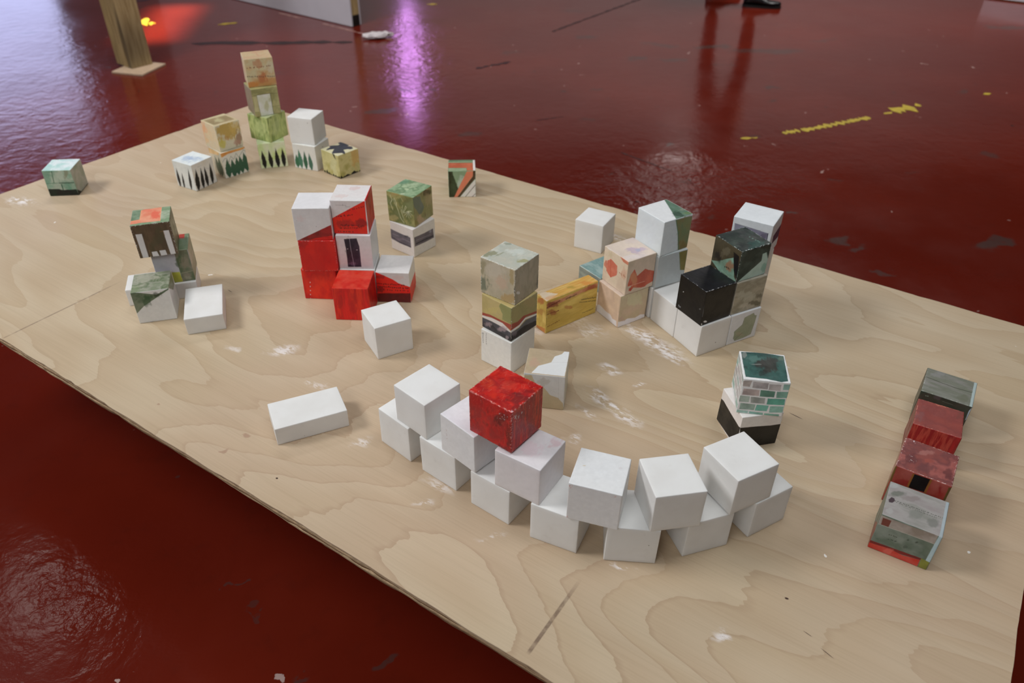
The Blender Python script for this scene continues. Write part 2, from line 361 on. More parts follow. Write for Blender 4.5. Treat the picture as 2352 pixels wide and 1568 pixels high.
flat_marks('yellow_line', ragged((1.3395, 3.7260, 0.0), (1.4361, 3.7650, 0.0), .035, 14, 1, wob=.6) + ragged((1.4494, 3.7655, 0.0), (1.8666, 3.9671, 0.0), .040, 40, 5, wob=.45)
    + ragged((2.0242, 4.0652, 0.0), (2.1687, 4.1319, 0.0), .06, 8, 2, wob=1.2) + ragged((1.1100, 3.6484, 0.0), (1.1995, 3.6630, 0.0), .02, 6, 3, wob=1.2) + ragged((1.9613, 4.0229, 0.0), (2.0142, 4.0514, 0.0), .02, 4, 9)
    + ragged((2.1851, 4.1601, 0.0), (2.2196, 4.1684, 0.0), .05, 4, 4) + ragged((2.6568, 4.3663, 0.0), (2.7098, 4.3835, 0.0), .03, 4, 8) + ragged((-2.0988, 5.6471, 0.0), (-1.9807, 5.7132, 0.0), .035, 6, 6) + ragged((-0.6974, 6.3364, 0.0), (-0.6168, 6.3411, 0.0), .05, 4, 8)
    + ragged((-2.6604, 5.7991, 0.0), (-2.5649, 5.5870, 0.0), .05, 4, 11, wob=1.4) + ragged((-2.5981, 5.6561, 0.0), (-2.5455, 5.6709, 0.0), .07, 5, 12, wob=1.4), M_YELLOW, 0.0012)
flat_marks('pale_line', ragged((-1.7604, 6.0022, 0.0), (-0.9593, 5.3994, 0.0), .018, 40, 12, .9, .3) + ragged((-0.8946, 5.3594, 0.0), (-0.6910, 5.2429, 0.0), .012, 14, 13, .8), M_PALELINE, 0.0010)
flat_marks('floor_joint', ragged((0.2492, 5.5840, 0.0), (1.0132, 6.6438, 0.0), .022, 60, 14, .95, .4) + ragged((0.4994, 3.4520, 0.0), (0.7067, 3.2444, 0.0), .008, 24, 15, .9) + ragged((0.1053, 3.8551, 0.0), (0.2538, 3.9176, 0.0), .008, 10, 16)
    + ragged((-2.1186, 5.1723, 0.0), (-1.0812, 5.2547, 0.0), .07, 16, 17, 1.0, .5) + ragged((-0.2412, 4.7152, 0.0), (-0.0265, 4.8670, 0.0), .025, 10, 18, .8, 1.0) + ragged((-2.9834, 6.2319, 0.0), (-2.8592, 6.3833, 0.0), .04, 6, 19), M_JOINT, 0.0008)

# ------------------------------------------------------------------ the plywood display board on low trestles
TH = 0.5; TT = 0.018
TA = -0.57954
tx = Vector((math.cos(TA), math.sin(TA), 0)); ty = Vector((-math.sin(TA), math.cos(TA), 0))
orig = tx * -2.18794 + ty * 0.47189
TL_ = 0.23976 - -2.18794; TW_ = 1.69823 - 0.47189
table = empty('display_table', (orig.x, orig.y, 0), TA)
tag(table, 'low display table topped with one large pale plywood sheet', 'table')
def ply_layer(name, z0, z1, mat, inset, seed, top=False):
    rng = random.Random(seed); n = 160; m = 80
    def j(i, k): return inset + 0.0010 * (math.sin(i * .13 + seed * k) + .6 * math.sin(i * .71 + seed)) + 0.0007 * rng.random() + (0.0030 * rng.random() if rng.random() < .05 else 0)
    ring = [(TL_ * i / n, j(i, 1)) for i in range(n)] + [(TL_ - j(i, 2), TW_ * i / m) for i in range(m)] + [(TL_ * (1 - i / n), TW_ - j(i, 3)) for i in range(n)] + [(j(i, 4), TW_ * (1 - i / m)) for i in range(m)]
    k = len(ring)
    vs = [(x, y, z0) for x, y in ring] + [(x, y, z1) for x, y in ring]
    fs = [(i, (i + 1) % k, k + (i + 1) % k, k + i) for i in range(k)] + [tuple(range(k, 2 * k)), tuple(range(k - 1, -1, -1))]
    return obj(name, vs, fs, mat, table)
ply_layer('plywood_face', TH - .0030, TH, M_PLY, 0.0, 1)
for i_ in range(5):
    ply_layer('ply_layer', TH - TT + i_ * .0030, TH - TT + (i_ + 1) * .0030, (M_PLY_LIGHT, M_PLY_DARK)[(i_ + 1) % 2], .0008 + .0006 * ((i_ + 1) % 2), 3 + i_)
for xx in (0.70, TL_ - 0.75):
    bm = bmesh.new(); add_box(bm, xx - .03, .50, TH - TT - .07, xx + .03, TW_ - .30, TH - TT, .003); bm_obj('trestle_rail', bm, M_PINE, table)
    for yy in (.54, TW_ - .36):
        bm = bmesh.new(); add_box(bm, xx - .022, yy - .022, 0, xx + .022, yy + .022, TH - TT - .07, .002); bm_obj('leg', bm, M_PINE, table)

# ------------------------------------------------------------------ things standing at the back of the hall
# wooden post made of two studs on a thin square foot
pa, pb, pc = Vector((-2.3965, 4.6869, 0.0)), Vector((-2.2595, 4.5819, 0.0)), Vector((-2.2437, 4.7114, 0.0))
ux = (pb - pa).normalized(); uy = Vector((-ux.y, ux.x, 0)); lw = (pb - pa).length; ld = (pc - pb).length
post = empty('wooden_post', pb, math.atan2(ux.y, ux.x)); tag(post, 'upright wooden post of paired studs on a thin square foot plate, top left', 'post')
bm = bmesh.new(); add_box(bm, -lw, 0, .012, -lw * .56, ld, 2.6, .003); bm_obj('stud', bm, M_PINE, post)
bm = bmesh.new(); add_box(bm, -lw * .55, 0, .012, 0, ld, 2.6, .003)
st = NT('stained_pine_wood', 0.6, 0.4); sv = st.coords('Object')
sn = st.noise(st.mapping(sv, (14, 14, 1.2)), 5, 4, 0.6)
cc = st.mix(st.ramp(sn, .35, .7), rgb(184, 162, 118), rgb(150, 126, 84))
mk = st.mapping(sv, (1, 1, 1))
el = st.t.nodes.new('ShaderNodeMapping'); el.vector_type = 'TEXTURE'; st.l(sv, el.inputs[0]); el.inputs['Location'].default_value = (-.02, 0.0, .12); el.inputs['Scale'].default_value = (.03, .3, .26)
eln = st.n('ShaderNodeVectorMath', operation='LENGTH'); st.l(el.outputs[0], eln.inputs[0])
st.color(st.mix(st.math('MULTIPLY', st.ramp(eln.outputs['Value'], .5, 1.1, 1, 0), .7), cc, rgb(62, 56, 46)))
bm_obj('stud', bm, st.m, post)
q0, q1, q2 = Vector((-2.3622, 4.5274, 0.0)), Vector((-2.1622, 4.4792, 0.0)), Vector((-2.1628, 4.7063, 0.0))
e1 = (q1 - q0).length; e2 = (q2 - q1).length; ang = math.atan2((q1 - q0).y, (q1 - q0).x)
bm = bmesh.new(); add_box(bm, 0, 0, 0, e1, e2, .012, .002, Matrix.Translation(post.matrix_basis.inverted() @ q0) @ Matrix.Rotation(ang - post.rotation_euler.z, 4, 'Z')); bm_obj('foot_plate', bm, M_PINE_PALE, post)

# freestanding white panel with a pine end stud and black foot
a, b = Vector((-2.2889, 6.4618, 0.0)), Vector((-1.1496, 5.6266, 0.0))
d = (b - a).normalized(); th = 0.09
panel = empty('partition_panel', b, math.atan2(d.y, d.x)); tag(panel, 'white freestanding partition panel with pine end stud and black foot, top edge of view', 'partition')
bm = bmesh.new(); add_box(bm, -2.4, 0, .004, -.001, .012, 2.4, .001); bm_obj('panel_board', bm, M_PANEL, panel)
bm = bmesh.new(); add_box(bm, -2.4, th - .012, .004, -.001, th, 2.4, .001); bm_obj('panel_board', bm, M_PANEL, panel)
bm = bmesh.new(); add_box(bm, -.05, .013, .075, 0, th - .013, 2.4, .002); bm_obj('end_stud', bm, M_PINE, panel)
bm = bmesh.new(); add_box(bm, -.05, .013, 0, .001, th - .013, .075, .003); bm_obj('rubber_foot', bm, M_BLACK, panel)
# a low white platform whose front edge just enters at the top right
a2, b2 = Vector((3.8560, 6.7978, 0.0)), Vector((4.2764, 6.5371, 0.0)); d2 = (b2 - a2).normalized()
p2 = empty('low_platform', a2, math.atan2(d2.y, d2.x)); tag(p2, 'low white platform just entering at the top right corner', 'platform')
bm = bmesh.new(); add_box(bm, 0, 0, .01, 2.4, .018, .16, .001); bm_obj('front_board', bm, M_PANEL, p2)
bm = bmesh.new(); add_box(bm, 0.02, .019, 0, 2.38, .9, .15, .001); bm_obj('platform_box', bm, M_PINE, p2)

# crumpled scrap of white paper on the floor
rng = random.Random(5); bm = bmesh.new()
bmesh.ops.create_icosphere(bm, subdivisions=3, radius=1.0)
for v in bm.verts:
    k = 1 + .22 * math.sin(v.co.x * 7 + 1) * math.cos(v.co.y * 6) + .12 * rng.random()
    v.co = Vector((v.co.x * .085 * k, v.co.y * .045 * k + .35 * (v.co.x * .085) , max(0, (v.co.z * .5 + .5)) * .035 * k))
scrap = bm_obj('paper_scrap', bm, M_PAPER); scrap.location = Vector((-0.9295, 5.3576, 0.0)) + Vector((0, 0, .001))
tag(scrap, 'small crumpled white paper scrap on the red floor beside the panel foot', 'paper')

# person standing beyond the top edge: only a black shoe shows, the rest reflects in the floor
def skin_body(name, pts, edges, radii, mat, parent, sub=2):
    me = bpy.data.meshes.new(name); me.from_pydata(pts, edges, [])
    o = bpy.data.objects.new(name, me); COL.objects.link(o); o.parent = parent
    md = o.modifiers.new('skin', 'SKIN')
    for i, r in enumerate(radii): me.skin_vertices[0].data[i].radius = (r, r)
    me.skin_vertices[0].data[0].use_root = True
    s = o.modifiers.new('sub', 'SUBSURF'); s.levels = sub; s.render_levels = sub
    me.materials.append(mat)
    return o
fa = Vector((1.9317, 6.3602, 0.0)); fb = Vector((1.6742, 6.5623, 0.0))
per = empty('person', ((fa.x + fb.x) / 2, (fa.y + fb.y) / 2 + .06, 0)); tag(per, 'person in dark trousers and black shoes standing at the top edge of view', 'person')
o_ = per.location
rf = (fa.x - o_.x - .08, fa.y - o_.y + .05); lf = (fb.x - o_.x - .06, fb.y - o_.y + .12)
cx, cy = (rf[0] + lf[0]) / 2, (rf[1] + lf[1]) / 2
pts = [(cx, cy, .93), (cx, cy, 1.15), (cx, cy, 1.38), (cx + .01, cy, 1.50), (cx + .02, cy, 1.56),
    (rf[0] * .6 + cx * .4, rf[1] * .6 + cy * .4, .86), (rf[0], rf[1], .48), (rf[0] - .01, rf[1], .09),
    (lf[0] * .6 + cx * .4, lf[1] * .6 + cy * .4, .86), (lf[0], lf[1], .48), (lf[0] - .01, lf[1], .09),
    (cx, cy - .19, 1.42), (cx + .02, cy - .24, 1.14), (cx + .12, cy - .22, .92), (cx, cy + .19, 1.42), (cx + .02, cy + .24, 1.14), (cx + .12, cy + .22, .92)]
edges = [(0, 1), (1, 2), (2, 3), (3, 4), (0, 5), (5, 6), (6, 7), (0, 8), (8, 9), (9, 10), (2, 11), (11, 12), (12, 13), (2, 14), (14, 15), (15, 16)]
skin_body('clothed_body', pts, edges, [.15, .14, .16, .07, .06, .095, .065, .055, .095, .065, .055, .07, .05, .04, .07, .05, .04], M_CLOTH, per)
bm = bmesh.new(); bmesh.ops.create_uvsphere(bm, u_segments=20, v_segments=14, radius=.11)
for v in bm.verts: v.co = Vector((v.co.x * .92 + cx + .03, v.co.y * .75 + cy, v.co.z * 1.12 + 1.66)) + (Vector((.015, 0, 0)) if v.co.x > .09 and abs(v.co.y) < .02 else Vector())
bm_obj('head', bm, M_SKIN, per, True)
bm = bmesh.new(); bmesh.ops.create_uvsphere(bm, u_segments=20, v_segments=14, radius=.118)
for v in list(bm.verts):
    if v.co.z < -.02 and v.co.x > -.03: bm.verts.remove(v)
for v in bm.verts: v.co = Vector((v.co.x * .92 + cx + .015, v.co.y * .78 + cy, v.co.z * 1.12 + 1.675))
bm_obj('hair', bm, M_HAIR, per, True)
for s_ in (-1, 1):
    hand = bmesh.new(); add_box(hand, cx + .10, cy + s_ * .22 - .015, .82, cx + .16, cy + s_ * .22 + .015, .91, .01)
    for k in range(4): add_box(hand, cx + .105 + k * .014, cy + s_ * .22 - .008, .745 + .006 * abs(k - 1.5), cx + .117 + k * .014, cy + s_ * .22 + .008, .83, .004)
    add_box(hand, cx + .158, cy + s_ * .22 - .009, .80, cx + .176, cy + s_ * .22 + .009, .87, .004)
    bm_obj('hand', hand, M_SKIN, per)
def shoe(fx, fy, ang):
    L, n, m = .285, 22, 16; vs, fs = [], []
    for i in range(n + 1):
        t = i / n; x = -.08 + L * t
        wd = .034 + .012 * math.sin(math.pi * min(1, t * 1.1)) + (.006 if .55 < t < .85 else 0)
        cap = math.sqrt(max(0.0, 1 - ((t - .5) / .505) ** 6)); wd *= cap
        hgt = (.088 if t < .32 else .088 - .050 * min(1, (t - .32) / .38)) * (0.55 + .45 * cap)
        for k in range(m):
            a_ = 2 * math.pi * k / m
            vs.append((x, wd * math.cos(a_), max(.0, .014 + hgt * .5 + hgt * .5 * math.sin(a_))))
    for i in range(n):
        for k in range(m): fs.append((i * m + k, i * m + (k + 1) % m, (i + 1) * m + (k + 1) % m, (i + 1) * m + k))
    fs += [tuple(range(m - 1, -1, -1)), tuple(n * m + k for k in range(m))]
    o = obj('shoe', vs, fs, M_SHOE, per, True); o.location = (fx, fy, 0); o.rotation_euler = (0, 0, ang)
    ring = []
    for i in range(n * 2):
        t = i / n if i < n else 2 - i / n
        s = 1 if i < n else -1
        ring.append((-.084 + (L + .008) * t, s * (.041 + .010 * math.sin(math.pi * min(1, t * 1.1))) * math.sqrt(max(0.0, 1 - ((t - .5) / .505) ** 6))))
    k = len(ring)
    s = obj('sole', [(x, y, 0) for x, y in ring] + [(x, y, .018) for x, y in ring], [(i, (i + 1) % k, k + (i + 1) % k, k + i) for i in range(k)] + [tuple(range(k, 2 * k)), tuple(range(k - 1, -1, -1))], M_BLACK, o)
shoe(rf[0], rf[1], -.25); shoe(lf[0], lf[1], .1)

# ------------------------------------------------------------------ painted block library
BLOCKS = [
 ('teal', 'painted_block', -1.20933, 1.91909, 0.50015, 0.1047, 0.07301, 0.07461, 0.07256, 'pale green block with a dark foot, alone near the far left edge of the board', None),
 ('brush', 'painted_block', -0.87711, 1.96887, 0.50015, -0.5006, 0.07316, 0.0733, 0.07459, 'white block with black cypress strokes and a blue smudge on top, left of the tower', None),
 ('tree0', 'painted_block', -0.80995, 2.05445, 0.50015, -0.7903, 0.07402, 0.07369, 0.07451, 'block with green cypress trees under an orange band, below the yellow and peach block', 'back arc blocks'),
 ('orange', 'painted_block', -0.81526, 2.06164, 0.57488, -0.7123, 0.07245, 0.07329, 0.07331, 'yellow and peach block with brown painted top, resting on the green cypress block', 'back arc blocks'),
 ('tow0', 'painted_block', -0.70442, 2.11931, 0.50015, 0.3084, 0.0752, 0.07403, 0.07512, 'pale green block with four black cypresses, foot of the tallest tower', 'blocks of the tall tower at the back corner'),
 ('tow1', 'painted_block', -0.70649, 2.13145, 0.57549, -0.4925, 0.07419, 0.07286, 0.07145, 'olive green block turned cornerwise, second from the bottom of the tallest tower', 'blocks of the tall tower at the back corner'),
 ('tow2', 'painted_block', -0.71042, 2.13803, 0.64716, 0.5455, 0.07311, 0.07402, 0.07596, 'olive masonry block with a white doorway, third from the bottom of the tallest tower', 'blocks of the tall tower at the back corner'),
 ('tow3', 'painted_block', -0.71184, 2.1528, 0.72334, 0.3962, 0.07579, 0.07444, 0.07576, 'orange and cream block with brown scribbles, topmost of the tallest tower', 'blocks of the tall tower at the back corner'),
 ('wtree0', 'painted_block', -0.58658, 2.10906, 0.50015, -0.3369, 0.07427, 0.07478, 0.07339, 'white block with four small green trees, right of the tallest tower, lower of two', 'back arc blocks'),
 ('wtree1', 'white_block', -0.59128, 2.11615, 0.57376, -0.2388, 0.07401, 0.07475, 0.07581, 'plain white block resting on the block with four small green trees', 'back arc blocks'),
 ('star', 'painted_block', -0.49434, 2.06379, 0.50015, -0.6895, 0.07424, 0.07252, 0.06829, 'olive yellow block with a dark splash on top, right end of the back arc', 'back arc blocks'),
 ('stripe', 'painted_block', -0.14186, 1.94461, 0.50015, 0.0601, 0.07288, 0.07447, 0.07516, 'green block with an orange band and brown and white diagonal stripes by the far edge', None),
 ('gr', 'painted_block', -0.74305, 1.33829, 0.50015, 0.2863, 0.073, 0.07449, 0.07454, 'white block painted mottled green on top and one diagonal corner, at the left group', None),
 ('wslab', 'white_slab', -0.75644, 1.40825, 0.50015, 0.2929, 0.14175, 0.06432, 0.03906, 'flat white slab behind the mottled green block, under the stack with the brown face', None),
 ('hm', 'painted_block', -0.72714, 1.42719, 0.53943, 0.2948, 0.07406, 0.07402, 0.07508, 'block half white half green with a yellow-green patch, between the slab and the brown block', None),
 ('head', 'painted_block', -0.74029, 1.40745, 0.61473, 0.3164, 0.07406, 0.07336, 0.07406, 'brown block with white bars and an orange and green top, leaning stack at left', None),
 ('rslab', 'white_slab', -0.63867, 1.3241, 0.50015, 0.3119, 0.07497, 0.11935, 0.03736, 'flat white slab with a small yellow stain, beside the mottled green block', None),
 ('c1a', 'painted_block', -0.41101, 1.43146, 0.50015, -0.045, 0.074, 0.07398, 0.07365, 'bright red block with white dots, bottom left of the red and white house', 'red and white house blocks'),
 ('c1b', 'painted_block', -0.40597, 1.42582, 0.57402, 0.0251, 0.07515, 0.07402, 0.07283, 'plain red block in the middle of the left column of the red and white house', 'red and white house blocks'),
 ('c1c', 'painted_block', -0.40906, 1.42643, 0.64708, 0.0477, 0.0738, 0.0735, 0.0719, 'white block with a dark red lower wedge, top of the left column of the house', 'red and white house blocks'),
 ('c2a', 'painted_block', -0.32973, 1.4324, 0.50015, 0.0017, 0.07366, 0.07418, 0.07445, 'red block hidden under the block with the dark tall window', 'red and white house blocks'),
 ('c2b', 'painted_block', -0.33053, 1.43623, 0.57482, 0.004, 0.07273, 0.07435, 0.07934, 'white block with one tall dark window, middle of the red and white house', 'red and white house blocks'),
 ('c2c', 'painted_block', -0.33344, 1.44283, 0.65438, -0.0109, 0.07264, 0.0747, 0.07512, 'block split diagonally white and brushed red, topmost at the right of the house', 'red and white house blocks'),
 ('c3', 'painted_block', -0.32983, 1.3523, 0.50015, -0.0246, 0.07432, 0.07287, 0.07773, 'red block standing forward at the front of the red and white house', 'red and white house blocks'),
 ('c4', 'painted_block', -0.25331, 1.42274, 0.50015, -0.0337, 0.07235, 0.07464, 0.07442, 'low block with white roof over a brushed red diagonal, right end of the house', 'red and white house blocks'),
 ('wc', 'white_block', -0.24614, 1.23274, 0.50015, -1.05, 0.07344, 0.07439, 0.07362, 'plain white block just in front of the red block of the house', None),
 ('lf0', 'painted_block', -0.23982, 1.63063, 0.50015, -0.6436, 0.07447, 0.07506, 0.07332, 'white block with dark horizontal windows under the leafy green block', None),
 ('lf1', 'painted_block', -0.2431, 1.63939, 0.57369, -0.49, 0.07472, 0.07578, 0.0759, 'green block with scratched pale leaves, on top of the windowed white block', None),
 ('ol0', 'white_block', -0.00787, 1.19241, 0.50015, -0.6651, 0.0733, 0.07327, 0.07488, 'white block with grey specks, bottom of the olive three-block column', 'olive column blocks'),
 ('ol1', 'painted_block', -0.00566, 1.19622, 0.57525, -0.722, 0.07328, 0.07324, 0.07452, 'olive block with red, white and grey curved bands, middle of the three-block column', 'olive column blocks'),
 ('ol2', 'painted_block', -0.00568, 1.20488, 0.64999, -0.619, 0.07765, 0.0743, 0.07447, 'grey-olive clouded block, top of the three-block column', 'olive column blocks'),
 ('plank', 'painted_slab', 0.11321, 1.32903, 0.50015, -0.9346, 0.03124, 0.13538, 0.07927, 'long yellow ochre slab with faint brown scribbles standing on edge', None),
 ('tslab', 'painted_slab', 0.20045, 1.48441, 0.50015, -0.9281, 0.07121, 0.0761, 0.03695, 'low pale teal slab behind the yellow ochre slab', None),
 ('pe0', 'painted_block', 0.22959, 1.35142, 0.50015, -1.0074, 0.07324, 0.07225, 0.0768, 'peach block with white wavy foot, under the block with red painted shapes', None),
 ('pe1', 'painted_block', 0.23637, 1.35661, 0.57717, -1.014, 0.07568, 0.07236, 0.07777, 'cream block with brick-red petal shapes and lilac smudge on top', None),
 ('sw', 'white_block', 0.19623, 1.65708, 0.50015, -0.4979, 0.07162, 0.07391, 0.07419, 'small plain white block near the far edge, left of the tall white tower', None),
 ('tt0', 'white_block', 0.30327, 1.38927, 0.50015, -1.0993, 0.074, 0.074, 0.07321, 'white block at the foot of the tall white tower, mostly hidden behind the peach blocks', 'tall white tower blocks'),
 ('tt1', 'painted_block', 0.30608, 1.38833, 0.57358, -1.0728, 0.07401, 0.07312, 0.07453, 'white block with olive right strip, middle of the tall white tower', 'tall white tower blocks'),
 ('tt2', 'painted_block', 0.30292, 1.39179, 0.64833, -0.9917, 0.07717, 0.07421, 0.07597, 'white block with green corner wedge on top, topmost of the tall white tower', 'tall white tower blocks'),
 ('r1', 'white_block', 0.34117, 1.32208, 0.50015, -1.0529, 0.07501, 0.074, 0.07173, 'white block in the low row between the peach block and the black block', 'right-hand cluster base row'),
 ('r2', 'white_block', 0.37891, 1.25631, 0.50015, -1.0666, 0.07382, 0.075, 0.07193, 'white block directly under the black block', 'right-hand cluster base row'),
 ('r3', 'painted_block', 0.44665, 1.294, 0.50015, -1.0881, 0.07401, 0.07386, 0.07173, 'white block with a grey-green outlined leaf shape, below the grey block', 'right-hand cluster base row'),
 ('blk', 'painted_block', 0.37394, 1.25847, 0.5723, -1.0551, 0.07521, 0.07327, 0.07704, 'glossy black block with chipped white corner edge', None),
 ('gy', 'painted_block', 0.44409, 1.29588, 0.5721, -1.1025, 0.074, 0.07418, 0.0738, 'grey-beige brushed block between the leaf block and the dark green block', None),
 ('dt', 'painted_block', 0.43874, 1.29714, 0.64612, -1.0677, 0.07376, 0.07476, 0.0678, 'very dark green block with pale mint corner, right of the black block', None),
 ('bk0', 'white_block', 0.48004, 1.38137, 0.50015, -0.8486, 0.074, 0.074, 0.07464, 'white block hidden at the foot of the column behind the dark green block', 'rear column blocks'),
 ('bk1', 'white_block', 0.47979, 1.38114, 0.57501, -0.8486, 0.07399, 0.07398, 0.07464, 'white block, middle of the column behind the dark green block', 'rear column blocks'),
 ('bk2', 'painted_block', 0.48747, 1.38174, 0.64988, -0.5365, 0.07852, 0.07461, 0.07529, 'white block with dark grey window bands, highest of the column behind the dark green block', 'rear column blocks'),
 ('ws', 'white_slab', -0.35272, 0.99879, 0.50015, 0.4286, 0.123, 0.07111, 0.03667, 'long flat white slab with nicked edge, alone at the front left of the board', None),
 ('A', 'white_block', -0.16794, 0.95899, 0.50015, -0.724, 0.07368, 0.07401, 0.07362, 'white block at the left end of the curved wall, bottom row', 'white blocks of the curved wall, bottom row'),
 ('C', 'white_block', -0.0921, 0.89552, 0.50015, -0.6667, 0.07487, 0.074, 0.07388, 'second white block from the left in the bottom row of the curved wall', 'white blocks of the curved wall, bottom row'),
 ('E', 'white_block', -0.00889, 0.82767, 0.50015, -0.6279, 0.07388, 0.074, 0.07116, 'third white block from the left in the bottom row of the curved wall', 'white blocks of the curved wall, bottom row'),
 ('G', 'white_block', 0.07919, 0.7733, 0.50015, -0.4167, 0.07455, 0.074, 0.07157, 'fourth white block from the left in the bottom row of the curved wall', 'white blocks of the curved wall, bottom row'),
 ('I', 'white_block', 0.17751, 0.7479, 0.50015, -0.0785, 0.0743, 0.07401, 0.07187, 'white block nearest the viewer, fifth in the bottom row of the curved wall', 'white blocks of the curved wall, bottom row'),
 ('K', 'white_block', 0.27626, 0.76804, 0.50015, 0.3234, 0.07332, 0.07401, 0.06976, 'sixth white block from the left in the bottom row of the curved wall', 'white blocks of the curved wall, bottom row'),
 ('M', 'white_block', 0.37114, 0.8096, 0.50015, 0.5198, 0.07404, 0.074, 0.07162, 'white block at the right end of the curved wall, bottom row', 'white blocks of the curved wall, bottom row'),
 ('Bu', 'white_block', -0.13326, 0.93292, 0.57425, -0.7468, 0.07299, 0.07465, 0.07185, 'white block at the left end of the curved wall, upper row', 'white blocks of the curved wall, upper row'),
 ('D', 'white_block', -0.05458, 0.86403, 0.57425, -0.7618, 0.07459, 0.07399, 0.0726, 'faintly pink white block under the left side of the red cube', 'white blocks of the curved wall, upper row'),
 ('Fu', 'white_block', 0.02872, 0.80184, 0.57194, -0.5632, 0.0756, 0.07255, 0.0715, 'white block with a pink stain on top, under the right side of the red cube', 'white blocks of the curved wall, upper row'),
 ('Hu', 'white_block', 0.12571, 0.75327, 0.57224, -0.2964, 0.07408, 0.07334, 0.07065, 'white block with red paint flecks at its front corners, upper row of the wall', 'white blocks of the curved wall, upper row'),
 ('J', 'white_block', 0.22482, 0.74902, 0.57224, 0.1773, 0.07289, 0.07428, 0.06977, 'clean white block second from the right in the upper row of the wall', 'white blocks of the curved wall, upper row'),
 ('Lu', 'white_block', 0.32922, 0.78955, 0.57199, -1.0834, 0.07569, 0.07568, 0.06891, 'white block at the right end of the upper row, turned cornerwise', 'white blocks of the curved wall, upper row'),
 ('red', 'painted_block', -0.00777, 0.83195, 0.64707, -0.6558, 0.07767, 0.072, 0.07654, 'scratched bright red block perched on top of the curved white wall', None),
 ('bw', 'painted_block', 0.40993, 0.99347, 0.50015, -1.3707, 0.07767, 0.07415, 0.0708, 'block with white top and black lower half, under the brick-painted block', None),
 ('brick', 'painted_block', 0.41432, 0.99358, 0.57117, -0.1297, 0.07431, 0.07563, 0.07183, 'block painted with pale green bricks and a dark teal top', None),
 ('bg', 'painted_block', 0.06337, 1.08404, 0.50015, -0.1443, 0.07379, 0.07522, 0.07577, 'beige and white block with a wavy paint line, behind the red cube', None),
 ('T1', 'painted_block', 0.76465, 1.04009, 0.50015, -0.5491, 0.08126, 0.07634, 0.06796, 'grey-green striped block, farthest of the four in a line at the right', 'four blocks in a line at the right edge of the board'),
 ('T2', 'painted_block', 0.70737, 0.9537, 0.50015, -0.4972, 0.07197, 0.07335, 0.0724, 'plain dull red block, second farthest of the four in a line at the right', 'four blocks in a line at the right edge of the board'),
 ('T3', 'painted_block', 0.64256, 0.8486, 0.50015, -0.568, 0.07925, 0.07564, 0.07632, 'dull red block with a dark doorway, third in the line at the right', 'four blocks in a line at the right edge of the board'),
 ('T4', 'painted_block', 0.58664, 0.75607, 0.50015, -0.5358, 0.08115, 0.07515, 0.07196, 'grey and green block with a red foot band, nearest in the line at the right', 'four blocks in a line at the right edge of the board'),
]

